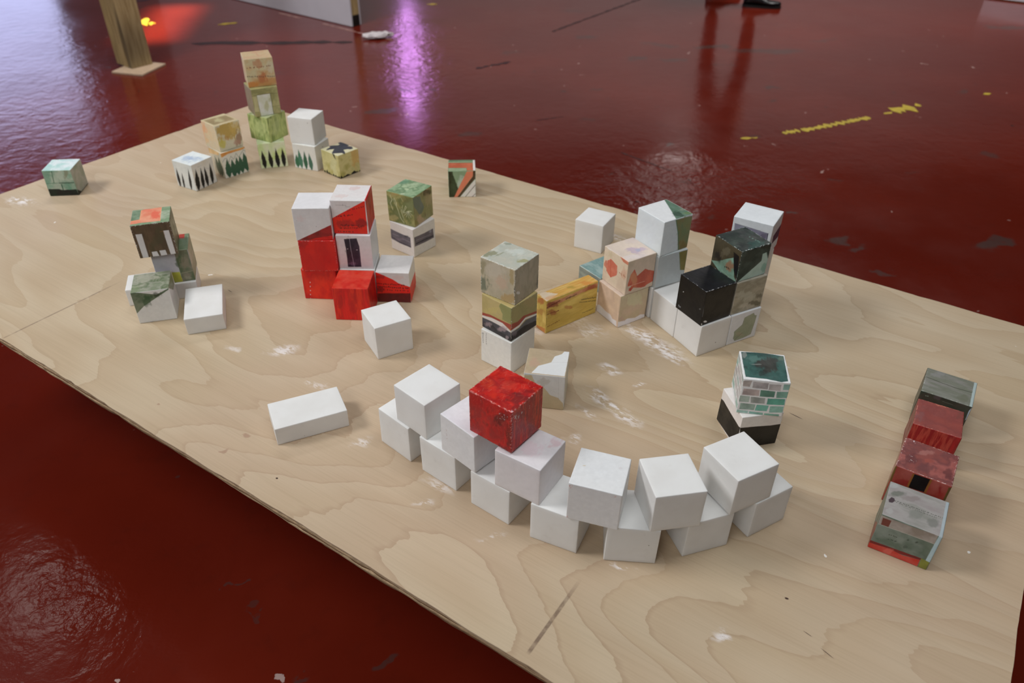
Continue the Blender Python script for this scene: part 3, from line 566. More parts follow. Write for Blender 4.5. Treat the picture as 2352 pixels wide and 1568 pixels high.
PAINT = {
 'teal': {
  'top': (76, [
   ('w',[(174,215,207),(231,239,239),(194,223,221)],2.2,(1,1)),
   ('b',(.116,.19),[3.34,1.27,-.12,-1.73],(155,209,197),.6),
   ('l',[(.007,-.017),(.004,1.011),(.999,.973)],.017,(239,239,239)),
   ('l',[(.004,1.011),(.233,.965)],.045,(114,156,143)),
   ('l',[(1.019,-.06),(.999,.973)],.017,(231,235,238)),
  ]),
  'A': (76, [
   ('w',[(144,179,156),(178,191,174),(115,160,136)],2.5,(1,1)),
   ('b',(.514,.763),[2.63,-.85,-.12,-3.85],(190,204,187),.7),
   ('b',(.1,.802),[5.44,-1.8,-.08,-2.57],(110,160,136),.6),
   ('b',(.805,.844),[9.63,-3.05,-.19,-5.94],(140,143,119),.8),
   ('p',[(-.008,.282),(.38,.275),(.494,.231),(.988,.241),(1.005,-.007),(.002,-.025)],(14,14,15),(18,43,29),.01),
   ('l',[(.348,.962),(.291,.522)],.027,(65,110,84)),
   ('l',[(.0,.499),(.478,.509)],.018,(84,129,104)),
   ('l',[(.478,.509),(.755,.504),(.965,.506)],.031,(25,72,48)),
   ('l',[(.529,.448),(.524,.25)],.036,(29,85,63)),
   ('l',[(-.003,.973),(.005,-.018)],.022,(69,98,83)),
  ]),
  'B': (69, [
   ('w',[(164,173,154),(182,183,173),(140,154,132)],2,(1,1)),
   ('p',[(-.005,.237),(.286,.03),(1.018,.029),(.996,-.016),(-.008,.004)],(28,37,19),(16,16,16),.01),
  ]),
 },
 'brush': {
  'top': (60, [
   ('w',[(231,239,239),(225,231,231)],2,(1,1)),
   ('b',(.489,.475),[2.03,2.24,1.79,-3.03],(177,194,215),.8),
   ('b',(.437,.444),[4.92,5.45,3.94,-6.67],(161,179,209),.6),
  ]),
  'A': (70, [
   ('w',[(229,231,225),(217,221,217)],2,(1,1)),
   ('t',(.126,-.056),(.15,.757),.069,(14,14,15)),
   ('t',(.335,-.052),(.399,.618),.051,(14,14,15)),
   ('t',(.714,-.041),(.808,.857),.063,(14,14,15)),
  ]),
  'B': (68, [
   ('w',[(230,224,212),(239,239,236)],2,(1,1)),
   ('t',(.098,-.013),(.164,.817),.092,(15,15,15)),
   ('t',(.337,-.019),(.394,.796),.071,(15,15,15)),
   ('t',(.543,-.012),(.562,.778),.071,(15,15,15)),
   ('t',(.775,-.013),(.838,.806),.071,(15,15,15)),
   ('l',[(.276,.84),(.436,.845)],.008,(170,173,185)),
   ('l',[(.604,.698),(.739,.605)],.006,(133,136,170)),
   ('l',[(.989,.293),(.988,.005)],.015,(94,102,85)),
  ]),
 },
 'tree0': {
  'B': (67, [
   ('w',[(238,235,221),(232,231,221)],2,(1,1)),
   ('p',[(-.028,1.043),(.035,1.026),(.999,1.023),(.996,.958),(.872,.915),(.596,.914),(.3,.909),(.014,.837)],(218,145,72),(237,175,96),.01),
   ('t',(.162,-.002),(.194,.743),.115,(52,95,71)),
   ('t',(.385,-.036),(.386,.688),.115,(52,95,71)),
   ('t',(.554,-.007),(.576,.723),.105,(52,95,71)),
   ('t',(.727,.032),(.715,.728),.115,(52,95,71)),
   ('t',(.939,.037),(.895,.81),.126,(52,95,71)),
   ('l',[(.003,.644),(.11,.767),(.199,.763),(.251,.595),(.377,.8),(.467,.643),(.604,.847),(.68,.671),(.913,.893),(.992,.827)],.012,(108,122,117)),
  ]),
  'A': (68, [
   ('w',[(187,180,157),(222,211,189)],2,(1,1)),
   ('p',[(-.021,.948),(.884,1.001),(.827,.875),(-.038,.723)],(237,199,146),(220,181,123),.02),
   ('t',(.614,.011),(.46,.742),.164,(86,98,78)),
   ('t',(.757,.035),(.754,.809),.164,(67,85,64)),
   ('l',[(.409,.726),(.221,-.071)],.018,(79,92,95)),
  ]),
 },
 'orange': {
  'top': (65, [
   ('w',[(201,187,148),(195,177,138)],2,(1,1)),
   ('p',[(.138,.06),(.235,.916),(.849,.915),(.839,.079)],(149,130,91),(164,141,102),.01),
   ('b',(.539,.47),[2.9,4.75,2.58,-2.79],(186,176,133),.9),
  ]),
  'A': (69, [
   ('w',[(229,202,161),(224,208,177),(214,213,182)],1.6,(1,1)),
   ('b',(.097,.663),[4.24,-1.8,.7,-2.72],(237,175,129),.8),
   ('b',(.145,.261),[4.23,-1.77,2.01,-7.59],(233,191,140),.7),
  ]),
  'B': (68, [
   ('w',[(238,232,207),(226,220,195)],1.6,(1,1)),
   ('b',(.422,.712),[1.78,-.42,-.69,-2.45],(206,173,91),.95),
   ('b',(.124,.344),[4.75,-1.14,-1.22,-4.19],(213,202,90),.8),
   ('b',(.788,.761),[3.23,-.74,-1.07,-3.87],(229,197,114),.6),
   ('b',(.862,.349),[5.18,-1.18,-.81,-2.85],(171,137,111),.9),
   ('b',(.797,.17),[5.91,-1.35,-2.64,-9.06],(200,156,136),.7),
   ('b',(.383,.443),[10.6,-2.49,-3.31,-11.53],(199,149,77),.6),
  ]),
 },
 'tow0': {
  'A': (72, [
   ('w',[(225,239,181),(236,239,209),(213,233,165)],2.5,(1,1)),
   ('b',(.796,.503),[2.69,-.44,-.56,-4.97],(207,227,120),.6),
   ('t',(.152,-.014),(.131,.743),.076,(14,14,15)),
   ('t',(.401,-.01),(.379,.732),.076,(14,14,15)),
   ('t',(.642,-.021),(.636,.787),.076,(14,14,15)),
   ('t',(.862,-.013),(.875,.761),.076,(14,14,15)),
  ]),
  'B': (65, [
   ('w',[(232,239,184),(214,235,161)],2.5,(1,1)),
  ]),
 },
 'tow1': {
  'top': (54, [
   ('w',[(180,188,135),(201,205,165),(137,151,92)],2,(1,1)),
  ]),
  'A': (66, [
   ('w',[(154,172,102),(194,203,134),(129,148,82),(177,191,121)],3,(3,.6)),
   ('b',(.525,.562),[2.64,-.62,.49,-2.46],(200,209,146),.5),
  ]),
  'B': (64, [
   ('w',[(159,178,104),(201,210,137),(134,153,83)],3,(3,.6)),
   ('b',(.389,.526),[4.32,-1.03,-.97,-2.94],(195,204,146),.5),
   ('l',[(.294,.895),(.124,.0)],.008,(114,128,78)),
  ]),
 },
 'tow2': {
  'A': (72, [
   ('w',[(175,167,113),(151,149,99),(193,186,132)],3,(1,1)),
   ('p',[(.18,.77),(.685,.768),(.693,-.069),(.203,-.018)],(239,239,235),(224,226,206),.01),
   ('b',(.484,.371),[8.94,-1.67,-.87,-5.4],(193,192,143),.7),
   ('b',(.641,.53),[15.64,-2.88,-1.72,-10.85],(187,186,142),.6),
   ('l',[(.007,.767),(.246,.79),(.64,.781),(.967,.74)],.009,(50,44,21)),
   ('l',[(.18,.77),(.203,-.018),(.693,-.069)],.007,(77,73,37)),
   ('l',[(.7,.766),(.696,-.054)],.014,(64,66,27)),
   ('l',[(.693,.29),(.984,.29)],.009,(89,80,39)),
   ('p',[(.05,.745),(.171,.726),(.176,.174),(.007,.202)],(211,204,156),(199,192,143),.01),
  ]),
  'C': (73, [
   ('w',[(157,143,119),(144,131,101)],2,(1,1)),
  ]),
 },
 'tow3': {
  'top': (76, [
   ('w',[(197,175,134),(196,161,124)],2,(2,1)),
   ('l',[(.077,.675),(.523,.736),(.553,.275),(.846,.503)],.017,(194,118,90)),
   ('l',[(.035,.3),(.33,.357),(.533,.116)],.013,(184,104,80)),
   ('l',[(.185,.861),(.779,.894)],.013,(193,109,85)),
  ]),
  'A': (76, [
   ('w',[(219,184,135),(216,205,166),(207,156,102)],2.2,(1,1)),
   ('b',(.12,.085),[4.28,-.79,-.74,-6.66],(216,141,72),.9),
   ('b',(.507,.283),[5.68,-1.0,-.51,-4.78],(194,113,73),.7),
   ('b',(.871,.69),[5.68,-.97,-.49,-4.85],(227,217,192),.6),
   ('b',(.615,.061),[3.38,-.59,-.92,-8.28],(212,156,94),.6),
   ('s',(-.014,.692),(.902,.702),.015,(135,70,56),14,.014),
   ('s',(.003,.396),(.985,.321),.017,(98,74,70),16,.014),
   ('b',(.48,.788),[5.75,-1.03,-.58,-5.7],(195,123,88),.6),
  ]),
  'B': (73, [
   ('w',[(226,190,137),(223,212,168),(214,161,104)],2.2,(1,1)),
  ]),
 },
 'wtree0': {
  'A': (65, [
   ('w',[(231,231,226),(228,226,218)],2,(1,1)),
   ('t',(.129,.029),(.127,.582),.095,(59,110,78)),
   ('t',(.302,.022),(.252,.804),.095,(73,123,98)),
   ('t',(.498,.007),(.504,.775),.084,(51,98,71)),
   ('t',(.732,-.002),(.702,.714),.089,(70,110,90)),
  ]),
  'B': (63, [
   ('w',[(232,230,225),(227,227,223)],2,(1,1)),
   ('b',(.531,.802),[20.6,-5.18,-11.28,-29.4],(106,103,97),.8),
   ('b',(.408,.394),[16.41,-4.13,-2.48,-6.21],(144,135,119),.7),
  ]),
 },
 'star': {
  'top': (56, [
   ('w',[(211,205,165),(216,211,175)],2,(1,1)),
   ('p',[(.005,.837),(-.003,.984),(.09,.975),(.185,1.062),(.463,1.062),(.525,.966),(.52,.886),(.689,.964),(.867,.864),(.851,.738),(.752,.685),(.705,.531),(.959,.395),(1.107,.24),(.987,.275),(.886,.293),(.71,.061),(.734,-.026),(.607,.04),(.375,.343),(.292,.194),(.262,.056),(.373,-.063),(.171,.158),(.116,.369),(-.01,.405),(.065,.549),(.195,.689),(.169,.795)],(42,47,58),(47,52,57),.004),
   ('l',[(.0,.604),(.121,.752)],.012,(222,160,125)),
   ('l',[(.528,.893),(.659,.989)],.012,(217,159,124)),
  ]),
  'A': (61, [
   ('w',[(193,186,127),(210,202,145),(175,167,98)],2.5,(1,1)),
   ('b',(.681,.434),[5.13,-.92,.85,-2.74],(211,210,167),.5),
   ('p',[(.659,1.029),(.788,1.031),(.856,.778),(.759,.868)],(14,14,15),(14,14,15),.002),
   ('t',(.091,.003),(.074,.121),.058,(14,14,15)),
   ('t',(.218,-.031),(.218,.179),.058,(14,14,15)),
   ('t',(.349,-.039),(.336,.105),.058,(14,14,15)),
   ('t',(.465,-.039),(.442,.053),.058,(14,14,15)),
   ('t',(.598,-.034),(.584,.11),.058,(14,14,15)),
   ('t',(.727,-.041),(.714,.102),.058,(14,14,15)),
   ('t',(.842,-.041),(.823,.076),.058,(14,14,15)),
   ('t',(.94,-.034),(.926,.109),.058,(14,14,15)),
  ]),
  'B': (60, [
   ('w',[(199,192,129),(217,208,147),(180,173,100)],2.5,(1,1)),
   ('b',(.782,.631),[4.44,-.6,-.77,-2.29],(214,174,103),.8),
   ('p',[(.289,1.082),(.366,1.045),(.324,.94)],(15,15,15),(15,15,15),.002),
   ('t',(.018,-.034),(.029,.135),.096,(15,15,15)),
   ('t',(.184,-.044),(.187,.078),.06,(15,15,15)),
   ('t',(.338,-.037),(.343,.097),.156,(15,15,15)),
   ('t',(.504,-.059),(.504,.04),.036,(15,15,15)),
   ('t',(.675,-.058),(.687,.137),.144,(15,15,15)),
   ('t',(.832,-.051),(.835,.073),.048,(15,15,15)),
   ('t',(.959,-.071),(.963,.065),.072,(15,15,15)),
  ]),
 },
 'stripe': {
  'top': (72, [
   ('w',[(105,130,96),(88,112,78)],2,(1,1)),
   ('l',[(.005,.783),(.995,.803)],.051,(167,181,143)),
   ('p',[(.005,.723),(.907,.7),(.912,.022),(.682,.028),(.683,.261),(.012,.278)],(181,90,54),(198,107,71),.005),
   ('p',[(.019,.264),(.671,.232),(.67,.014),(.016,.003)],(155,170,137),(139,158,120),.005),
   ('p',[(.917,.957),(1.01,.955),(.997,.02),(.912,.037)],(234,227,222),(228,221,216),.005),
  ]),
  'A': (72, [
   ('w',[(156,181,146),(137,162,126)],2,(1,1)),
   ('b',(.451,.566),[7.44,-.22,-.05,-3.91],(199,213,196),.8),
   ('p',[(.016,.989),(.173,.974),(.192,.823),(.303,.504),(.356,.271),(.187,-.013),(-.011,-.01)],(69,83,53),(45,47,22),.02),
   ('p',[(.187,.0),(.681,.981),(.912,.991),(.908,.815),(.299,-.001)],(233,136,101),(239,142,108),.005),
   ('p',[(.298,-.008),(.896,.789),(.906,.991),(.991,1.009),(.986,.712),(.385,-.009)],(87,67,45),(73,52,25),.005),
   ('p',[(.397,-.015),(.985,.687),(1.004,-.024)],(239,239,231),(239,234,228),.005),
   ('l',[(.595,-.012),(.799,.24),(.981,.457)],.021,(87,77,60)),
   ('l',[(.843,-.015),(.975,.121)],.021,(87,73,59)),
  ]),
  'B': (67, [
   ('w',[(239,239,239),(239,239,239)],2,(1,1)),
  ]),
 },
 'gr': {
  'top': (103, [
   ('w',[(131,140,113),(158,159,140),(99,115,80),(173,170,151)],3.2,(1,1)),
   ('b',(.368,.734),[3.27,.29,-1.07,-4.1],(173,170,151),.6),
   ('b',(.142,.173),[5.45,.54,-1.4,-5.37],(116,134,93),.7),
   ('l',[(.012,.324),(.969,.264)],.005,(180,189,162)),
   ('p',[(-.208,1.08),(-.016,1.055),(.011,.115),(-.142,.155)],(232,230,228),(232,230,228),.0),
  ]),
  'A': (103, [
   ('w',[(231,231,230),(229,229,227)],2,(1,1)),
   ('p',[(-.01,1.046),(.65,.854),(1.038,1.02),(1.003,.968),(.625,.757),(.247,.544),(.007,.336)],(86,105,79),(129,140,118),.004),
   ('b',(.379,.696),[7.21,-1.85,-.95,-5.77],(48,85,51),.7),
   ('b',(.672,.85),[7.2,-1.81,-1.89,-11.61],(37,51,31),.7),
  ]),
  'B': (81, [
   ('w',[(238,235,231),(232,230,228)],2,(1,1)),
   ('p',[(.152,1.048),(.928,1.021),(.883,.608),(.548,.619),(-.046,1.04)],(145,147,121),(132,137,108),.004),
  ]),
 },
 'hm': {
  'top': (100, [
   ('w',[(94,118,81),(116,134,102)],3,(1,1)),
   ('p',[(.715,1.062),(.881,1.005),(.877,.71),(.731,.723)],(178,53,35),(167,47,28),.01),
   ('l',[(.766,.014),(.967,.022)],.018,(174,180,157)),
   ('l',[(.97,.824),(1.03,-.058)],.018,(159,169,141)),
  ]),
  'A': (100, [
   ('w',[(194,192,199),(200,197,202)],2,(1,1)),
   ('p',[(.629,.915),(.798,1.031),(.984,1.018),(1.015,-.016),(.649,-.022)],(98,111,80),(139,133,112),.006),
   ('b',(.692,.678),[8.41,-1.97,-.76,-4.99],(61,85,45),.7),
   ('b',(.863,.594),[6.96,-1.6,-.66,-4.34],(139,128,106),.6),
   ('b',(.823,.104),[8.24,-1.88,-1.81,-11.27],(164,161,138),.6),
   ('l',[(.669,.276),(.991,.313)],.011,(175,168,139)),
   ('p',[(.397,.342),(.633,.326),(.651,-.031),(.427,-.039)],(193,194,74),(176,179,68),.003),
  ]),
  'B': (82, [
   ('w',[(144,145,113),(162,154,133)],2,(1,1)),
   ('b',(.065,.681),[.54,-3.15,-1.59,-2.9],(180,167,152),.7),
   ('l',[(.864,1.033),(.949,-.001)],.016,(96,115,75)),
  ]),
 },
 'head': {
  'top': (105, [
   ('w',[(143,162,130),(117,145,108),(170,180,156)],3,(1,1)),
   ('p',[(.007,.975),(.228,.938),(.229,.374),(-.014,.308)],(90,118,85),(138,156,129),.01),
   ('p',[(.228,.938),(.759,1.001),(.764,.104),(.245,.122),(-.021,.093),(-.014,.308),(.231,.345)],(225,130,96),(232,160,126),.01),
   ('b',(.63,.533),[8.72,.42,-1.17,-3.94],(229,101,73),.9),
   ('b',(.404,.885),[7.21,.4,-2.06,-6.95],(227,110,81),.6),
   ('l',[(-.033,.259),(.234,.289)],.022,(229,160,108)),
   ('l',[(.235,.936),(.231,.345)],.013,(228,170,118)),
   ('l',[(.76,.983),(.754,.08)],.013,(228,170,127)),
  ]),
  'A': (105, [
   ('w',[(89,73,55),(107,87,66),(80,74,50)],2.5,(2,.7)),
   ('b',(.672,.604),[4.87,-1.19,-.47,-3.04],(87,82,58),.6),
   ('p',[(.073,.737),(.233,.732),(.225,-.021),(.08,-.011)],(231,229,228),(228,226,225),.002),
   ('p',[(.775,.747),(.923,.744),(.933,.005),(.8,.004)],(231,229,228),(228,226,225),.002),
   ('p',[(.338,.158),(.472,.159),(.505,-.005),(.336,.001)],(231,229,228),(228,226,225),.002),
   ('p',[(.538,.168),(.693,.168),(.712,.007),(.552,-.004)],(231,229,228),(228,226,225),.002),
   ('l',[(.69,.725),(.784,.738),(.782,.587)],.01,(148,107,66)),
   ('l',[(.292,.221),(.286,.012)],.01,(149,125,79)),
   ('e',(239,239,239),.25),
  ]),
  'B': (86, [
   ('w',[(126,128,101),(101,106,77),(144,145,120)],3,(1,2)),
   ('l',[(.099,.941),(.203,-.087)],.015,(98,70,51)),
  ]),
 },
 'c1a': {
  'A': (91, [
   ('w',[(233,30,27),(207,24,24),(239,52,29)],2.2,(1.5,.8)),
   ('d',(.22,.563),(.153,.004),5,(239,232,232),.011),
  ]),
  'top': (91, [
   ('w',[(223,47,24),(227,45,24)],2,(1,1)),
  ]),
  'C': (78, [
   ('w',[(233,30,27),(207,24,24),(239,52,29)],2,(1,1)),
  ]),
 },
 'c1b': {
  'A': (97, [
   ('w',[(213,24,25),(207,24,24),(224,33,26)],2.2,(1.6,.5)),
   ('b',(.14,.869),[6.48,-.93,.01,-8.26],(161,35,35),.5),
   ('e',(239,220,215),.15),
  ]),
  'C': (81, [
   ('w',[(233,30,27),(207,24,24),(239,52,29)],2,(1,1)),
  ]),
 },
 'c1c': {
  'A': (98, [
   ('w',[(231,229,230),(226,224,225)],2,(1,1)),
   ('b',(.228,.671),[4.9,-.71,-.08,-8.52],(228,211,211),.5),
   ('p',[(.048,.009),(1.016,.495),(1.032,-.011)],(122,28,28),(168,37,37),.003),
   ('p',[(.339,.012),(.529,.071),(1.034,.156),(1.026,-.011)],(222,30,26),(186,23,23),.01),
   ('b',(.094,.628),[78.33,-11.69,-.81,-84.97],(63,52,54),.9),
   ('b',(.592,.437),[97.22,-13.12,-.84,-84.02],(63,52,54),.9),
  ]),
 },
 'c2c': {
  'top': (95, [
   ('w',[(230,228,226),(229,222,219)],2,(1,1)),
   ('b',(.514,.787),[4.64,.89,.34,-8.22],(220,191,185),.6),
   ('b',(.25,.24),[4.21,.87,.28,-6.86],(222,201,195),.6),
   ('p',[(.963,.009),(.985,1.021),(1.017,.992),(1.028,.012)],(194,21,21),(218,26,24),.002),
  ]),
  'A': (95, [
   ('w',[(233,226,225),(230,224,223)],2,(1,1)),
   ('p',[(-.022,.453),(.476,.731),(.978,1.005),(.952,-.008),(.001,-.021)],(239,31,28),(239,51,29),.003),
   ('s',(.107,.527),(.616,.579),.022,(104,25,25),10,.012),
   ('b',(.398,.305),[3.41,-.41,.16,-7.76],(157,35,35),.6),
   ('s',(.207,.272),(.846,.257),.027,(104,25,25),16,.012),
   ('s',(.168,.171),(.786,.198),.016,(104,25,25),12,.012),
   ('b',(.772,.313),[6.26,-.69,.14,-6.98],(134,30,30),.7),
   ('s',(.472,.703),(.933,.824),.027,(145,32,33),8,.012),
   ('s',(.128,.069),(.557,.063),.011,(104,25,25),8,.012),
   ('l',[(.151,.864),(.347,.862),(.439,.861),(.438,.814),(.551,.816)],.005,(77,67,68)),
   ('l',[(.357,.901),(.35,.84)],.005,(77,67,68)),
  ]),
  'B': (86, [
   ('w',[(229,27,27),(198,24,24),(239,52,29)],2.5,(2.5,.6)),
   ('b',(.468,.737),[4.33,-2.54,-1.71,-3.54],(138,31,31),.5),
  ]),
 },
 'c2b': {
  'A': (93, [
   ('w',[(233,229,230),(231,226,227)],2,(1,1)),
   ('p',[(.236,.895),(.601,.922),(.653,.677),(.644,.063),(.252,.058),(.261,.56)],(67,60,77),(35,36,52),.003),
   ('b',(.339,.645),[12.36,-1.55,.04,-3.55],(32,33,46),.7),
   ('b',(.538,.507),[14.78,-1.75,.05,-3.92],(43,40,55),.7),
   ('b',(.415,.161),[6.1,-.74,.17,-13.82],(120,100,126),.8),
   ('l',[(.397,.897),(.396,.674),(.429,.161),(.437,.069)],.008,(206,199,214)),
   ('b',(.307,.603),[46.31,-5.83,.87,-70.91],(219,218,226),.8),
   ('b',(.574,.578),[37.02,-4.37,1.09,-88.5],(200,199,209),.7),
  ]),
  'B': (86, [
   ('w',[(236,239,239),(230,232,235)],2,(1,1)),
  ]),
 },
 'c3': {
  'top': (96, [
   ('w',[(215,41,23),(218,70,52),(208,33,22)],2.5,(1,1.2)),
  ]),
  'A': (96, [
   ('w',[(235,30,27),(209,24,24),(239,53,29),(203,23,24)],2.6,(3,.5)),
   ('b',(.189,.595),[15.26,-1.95,.09,-2.8],(186,22,22),.6),
   ('b',(.54,.457),[9.51,-1.11,.09,-2.78],(191,22,23),.6),
  ]),
  'B': (82, [
   ('w',[(221,26,26),(186,22,23),(239,50,28)],2.5,(2,.6)),
  ]),
 },
 'c4': {
  'top': (90, [
   ('w',[(232,228,226),(230,226,224)],2,(1,1)),
  ]),
  'A': (90, [
   ('w',[(231,226,225),(228,221,220)],2,(1,1)),
   ('b',(.686,.843),[6.02,-.47,.46,-12.78],(233,200,197),.5),
   ('p',[(.009,1.006),(.274,.891),(.514,.774),(.671,.653),(1.011,.539),(.989,.022),(-.009,.017)],(239,31,28),(239,46,29),.003),
   ('p',[(.024,.294),(1.01,.331),(.987,-.011),(-.004,.001)],(116,27,27),(99,23,24),.01),
   ('s',(-.0,.629),(.861,.597),.018,(104,25,25),18,.013),
   ('s',(.019,.535),(.965,.489),.021,(104,25,25),22,.013),
   ('s',(.036,.424),(.96,.409),.015,(104,25,25),12,.013),
   ('b',(.105,.41),[7.13,-.67,.38,-10.4],(134,30,30),.7),
   ('b',(.105,.853),[7.21,-.68,.57,-15.98],(145,32,33),.6),
  ]),
  'B': (76, [
   ('w',[(239,239,236),(239,238,233)],2,(1,1)),
   ('p',[(-.017,.549),(.984,.48),(1.04,.117),(.733,-.089),(-.027,.04)],(239,59,30),(229,44,27),.004),
  ]),
 },
 'lf1': {
  'top': (73, [
   ('w',[(124,155,114),(153,178,139),(106,137,96),(171,190,151)],3,(1,1)),
   ('b',(.028,.823),[3.93,2.8,2.01,-3.54],(96,142,112),.6),
   ('b',(.483,.388),[12.05,8.51,8.36,-14.74],(194,208,169),.7),
   ('b',(.558,.051),[9.72,6.94,9.16,-16.17],(205,214,180),.6),
  ]),
  'A': (79, [
   ('w',[(148,147,88),(167,161,103),(115,123,71),(129,137,92)],3,(1,1)),
   ('b',(.303,.97),[4.82,-.48,2.55,-11.0],(178,152,97),.7),
   ('b',(.157,.136),[5.23,-.52,2.19,-8.77],(193,179,124),.6),
   ('b',(.749,.893),[4.88,-.42,2.17,-9.17],(114,110,69),.5),
   ('l',[(.139,.896),(.197,.744),(.121,.615),(.195,.41)],.013,(231,232,190)),
   ('l',[(.288,.821),(.357,.672),(.337,.575),(.397,.44),(.46,.212),(.582,.053)],.014,(231,232,190)),
   ('l',[(.527,.491),(.551,.291),(.592,.17)],.011,(231,232,190)),
   ('l',[(.243,.792),(.294,.675),(.306,.586)],.009,(231,232,190)),
   ('l',[(.47,.551),(.517,.376),(.588,.244)],.006,(231,232,190)),
   ('l',[(.544,.899),(.597,.803)],.006,(231,232,190)),
   ('l',[(.583,.652),(.548,.496),(.604,.416),(.724,.613),(.687,.659)],.009,(231,232,190)),
   ('l',[(.686,.64),(.572,.408)],.009,(231,232,190)),
   ('l',[(.787,.502),(.627,.329)],.008,(239,239,210)),
   ('l',[(.787,.502),(.697,.29)],.008,(239,239,210)),
   ('l',[(.787,.502),(.789,.275)],.008,(239,239,210)),
   ('l',[(.787,.502),(.864,.313)],.008,(239,239,210)),
   ('l',[(.787,.502),(.923,.402)],.008,(239,239,210)),
   ('l',[(.787,.502),(.591,.395)],.008,(239,239,210)),
   ('b',(.84,.511),[8.09,-.67,8.28,-33.75],(227,232,184),.5),
  ]),
  'B': (77, [
   ('w',[(159,156,109),(139,142,88),(185,171,124)],3,(1,1)),
   ('p',[(.001,.988),(.347,.918),(.416,.724),(.541,.466),(.404,.319),(.254,.328),(.128,.551),(.023,.669)],(113,128,109),(120,132,120),.02),
   ('b',(.704,.881),[4.1,-.4,-3.17,-7.76],(81,69,31),.85),
   ('b',(.35,.097),[4.1,-.43,-2.61,-5.85],(198,171,136),.8),
   ('b',(.802,.618),[4.63,-.44,-1.86,-4.46],(179,164,123),.6),
   ('b',(.053,.136),[8.36,-.93,-3.41,-7.57],(152,142,72),.7),
   ('b',(.559,.185),[27.05,-2.71,-5.78,-13.16],(124,107,69),.7),
  ]),
 },
 'lf0': {
  'A': (73, [
   ('w',[(233,226,222),(230,224,220)],2,(1,1)),
   ('p',[(-.011,.716),(.414,.689),(.87,.684),(.872,.313),(.375,.312),(-.001,.365)],(90,87,101),(109,103,114),.004),
   ('l',[(.008,.439),(.331,.357),(.863,.34)],.028,(50,46,64)),
   ('l',[(.082,.556),(.352,.557)],.008,(176,171,183)),
   ('l',[(.519,.523),(.853,.503)],.008,(176,171,183)),
   ('b',(.416,.468),[4.56,-.46,5.69,-16.47],(133,119,135),.5),
   ('b',(.726,.675),[6.96,-.66,8.58,-25.04],(51,49,64),.7),
  ]),
  'B': (72, [
   ('w',[(229,227,220),(235,232,226)],2,(1,1)),
   ('p',[(.04,.712),(.493,.676),(.907,.67),(.922,.328),(.466,.344),(.041,.381)],(94,90,102),(113,107,116),.004),
   ('l',[(.118,.457),(.474,.442),(.888,.404)],.043,(41,44,56)),
   ('l',[(.103,.574),(.765,.508)],.009,(170,171,183)),
   ('l',[(.06,.703),(.073,.577)],.019,(37,38,47)),
   ('b',(.773,.616),[19.18,-1.44,-7.04,-16.49],(170,176,188),.5),
  ]),
 },
 'ol0': {
  'A': (88, [
   ('w',[(237,235,228),(231,230,225)],2,(1,1)),
   ('d',(.067,.883),(.074,.603),7,(128,125,120),.011),
   ('d',(.173,.909),(.181,.608),6,(139,133,129),.011),
   ('b',(.067,.883),[21.24,-.32,14.72,-33.02],(176,174,170),.8),
  ]),
 },
 'ol1': {
  'A': (88, [
   ('w',[(191,168,114),(186,168,109),(200,180,126)],2,(1,1)),
   ('b',(.33,.641),[2.98,-.02,3.61,-8.05],(204,186,117),.6),
   ('p',[(.592,.881),(.684,1.063),(1.028,1.095),(1.002,.524),(.71,.544),(.709,.709)],(152,152,99),(145,145,90),.02),
   ('p',[(-.013,.35),(.353,.422),(.71,.441),(.993,.323),(.994,.281),(.664,.314),(.352,.317),(-.014,.297)],(230,224,218),(228,221,216),.003),
   ('p',[(-.012,.435),(.281,.494),(.71,.503),(1.002,.524),(.993,.343),(.71,.441),(.329,.432),(-.013,.35)],(169,79,64),(158,66,53),.003),
   ('p',[(-.014,.286),(.352,.317),(.664,.314),(.994,.281),(.997,-.003),(-.02,-.028)],(84,83,92),(65,66,73),.003),
   ('p',[(.058,.18),(.376,.222),(.544,.131),(.996,.134),(.997,-.003),(-.02,-.039)],(32,33,40),(57,55,60),.01),
   ('b',(.181,.152),[6.8,-.08,6.23,-13.36],(151,134,137),.8),
   ('b',(.711,.252),[5.27,.03,5.6,-11.84],(174,154,158),.7),
   ('b',(.878,.078),[16.92,.17,9.08,-18.78],(151,138,141),.8),
  ]),
  'B': (87, [
   ('w',[(162,154,101),(174,161,108)],2,(1,1)),
   ('b',(.716,.843),[3.74,.15,-2.57,-5.42],(179,158,108),.6),
   ('p',[(-.008,.351),(.253,.365),(.516,.463),(1.008,.368),(1.011,.314),(.544,.407),(.308,.295),(-.007,.277)],(239,239,236),(239,239,233),.003),
   ('p',[(-.011,.54),(.25,.491),(.46,.554),(1.005,.444),(1.008,.368),(.569,.479),(.306,.359),(-.008,.347)],(169,75,62),(157,68,53),.003),
   ('p',[(-.007,.277),(.308,.273),(.572,.372),(.997,.321),(1.0,-.035),(-.003,-.0)],(101,104,111),(88,89,98),.003),
   ('p',[(-.005,.16),(.469,.234),(.99,.164),(1.001,-.058),(-.003,-.007)],(45,44,50),(33,32,40),.01),
   ('b',(.125,.22),[9.52,.18,-6.11,-11.84],(131,120,129),.5),
   ('e',(239,239,239),.25),
  ]),
 },
 'ol2': {
  'top': (99, [
   ('w',[(193,190,174),(183,187,174),(217,212,197)],2.2,(1,1)),
   ('b',(.093,.279),[3.09,2.25,4.14,-5.25],(137,136,103),.8),
   ('b',(.882,.484),[5.71,3.86,6.39,-8.1],(153,151,101),.8),
   ('b',(.538,.758),[3.35,2.29,3.08,-3.9],(212,218,210),.6),
   ('b',(.142,.923),[8.17,5.72,11.92,-15.1],(121,130,106),.6),
   ('e',(239,239,234),.35),
  ]),
  'A': (99, [
   ('w',[(196,183,159),(183,173,148),(202,189,162)],2,(1,1)),
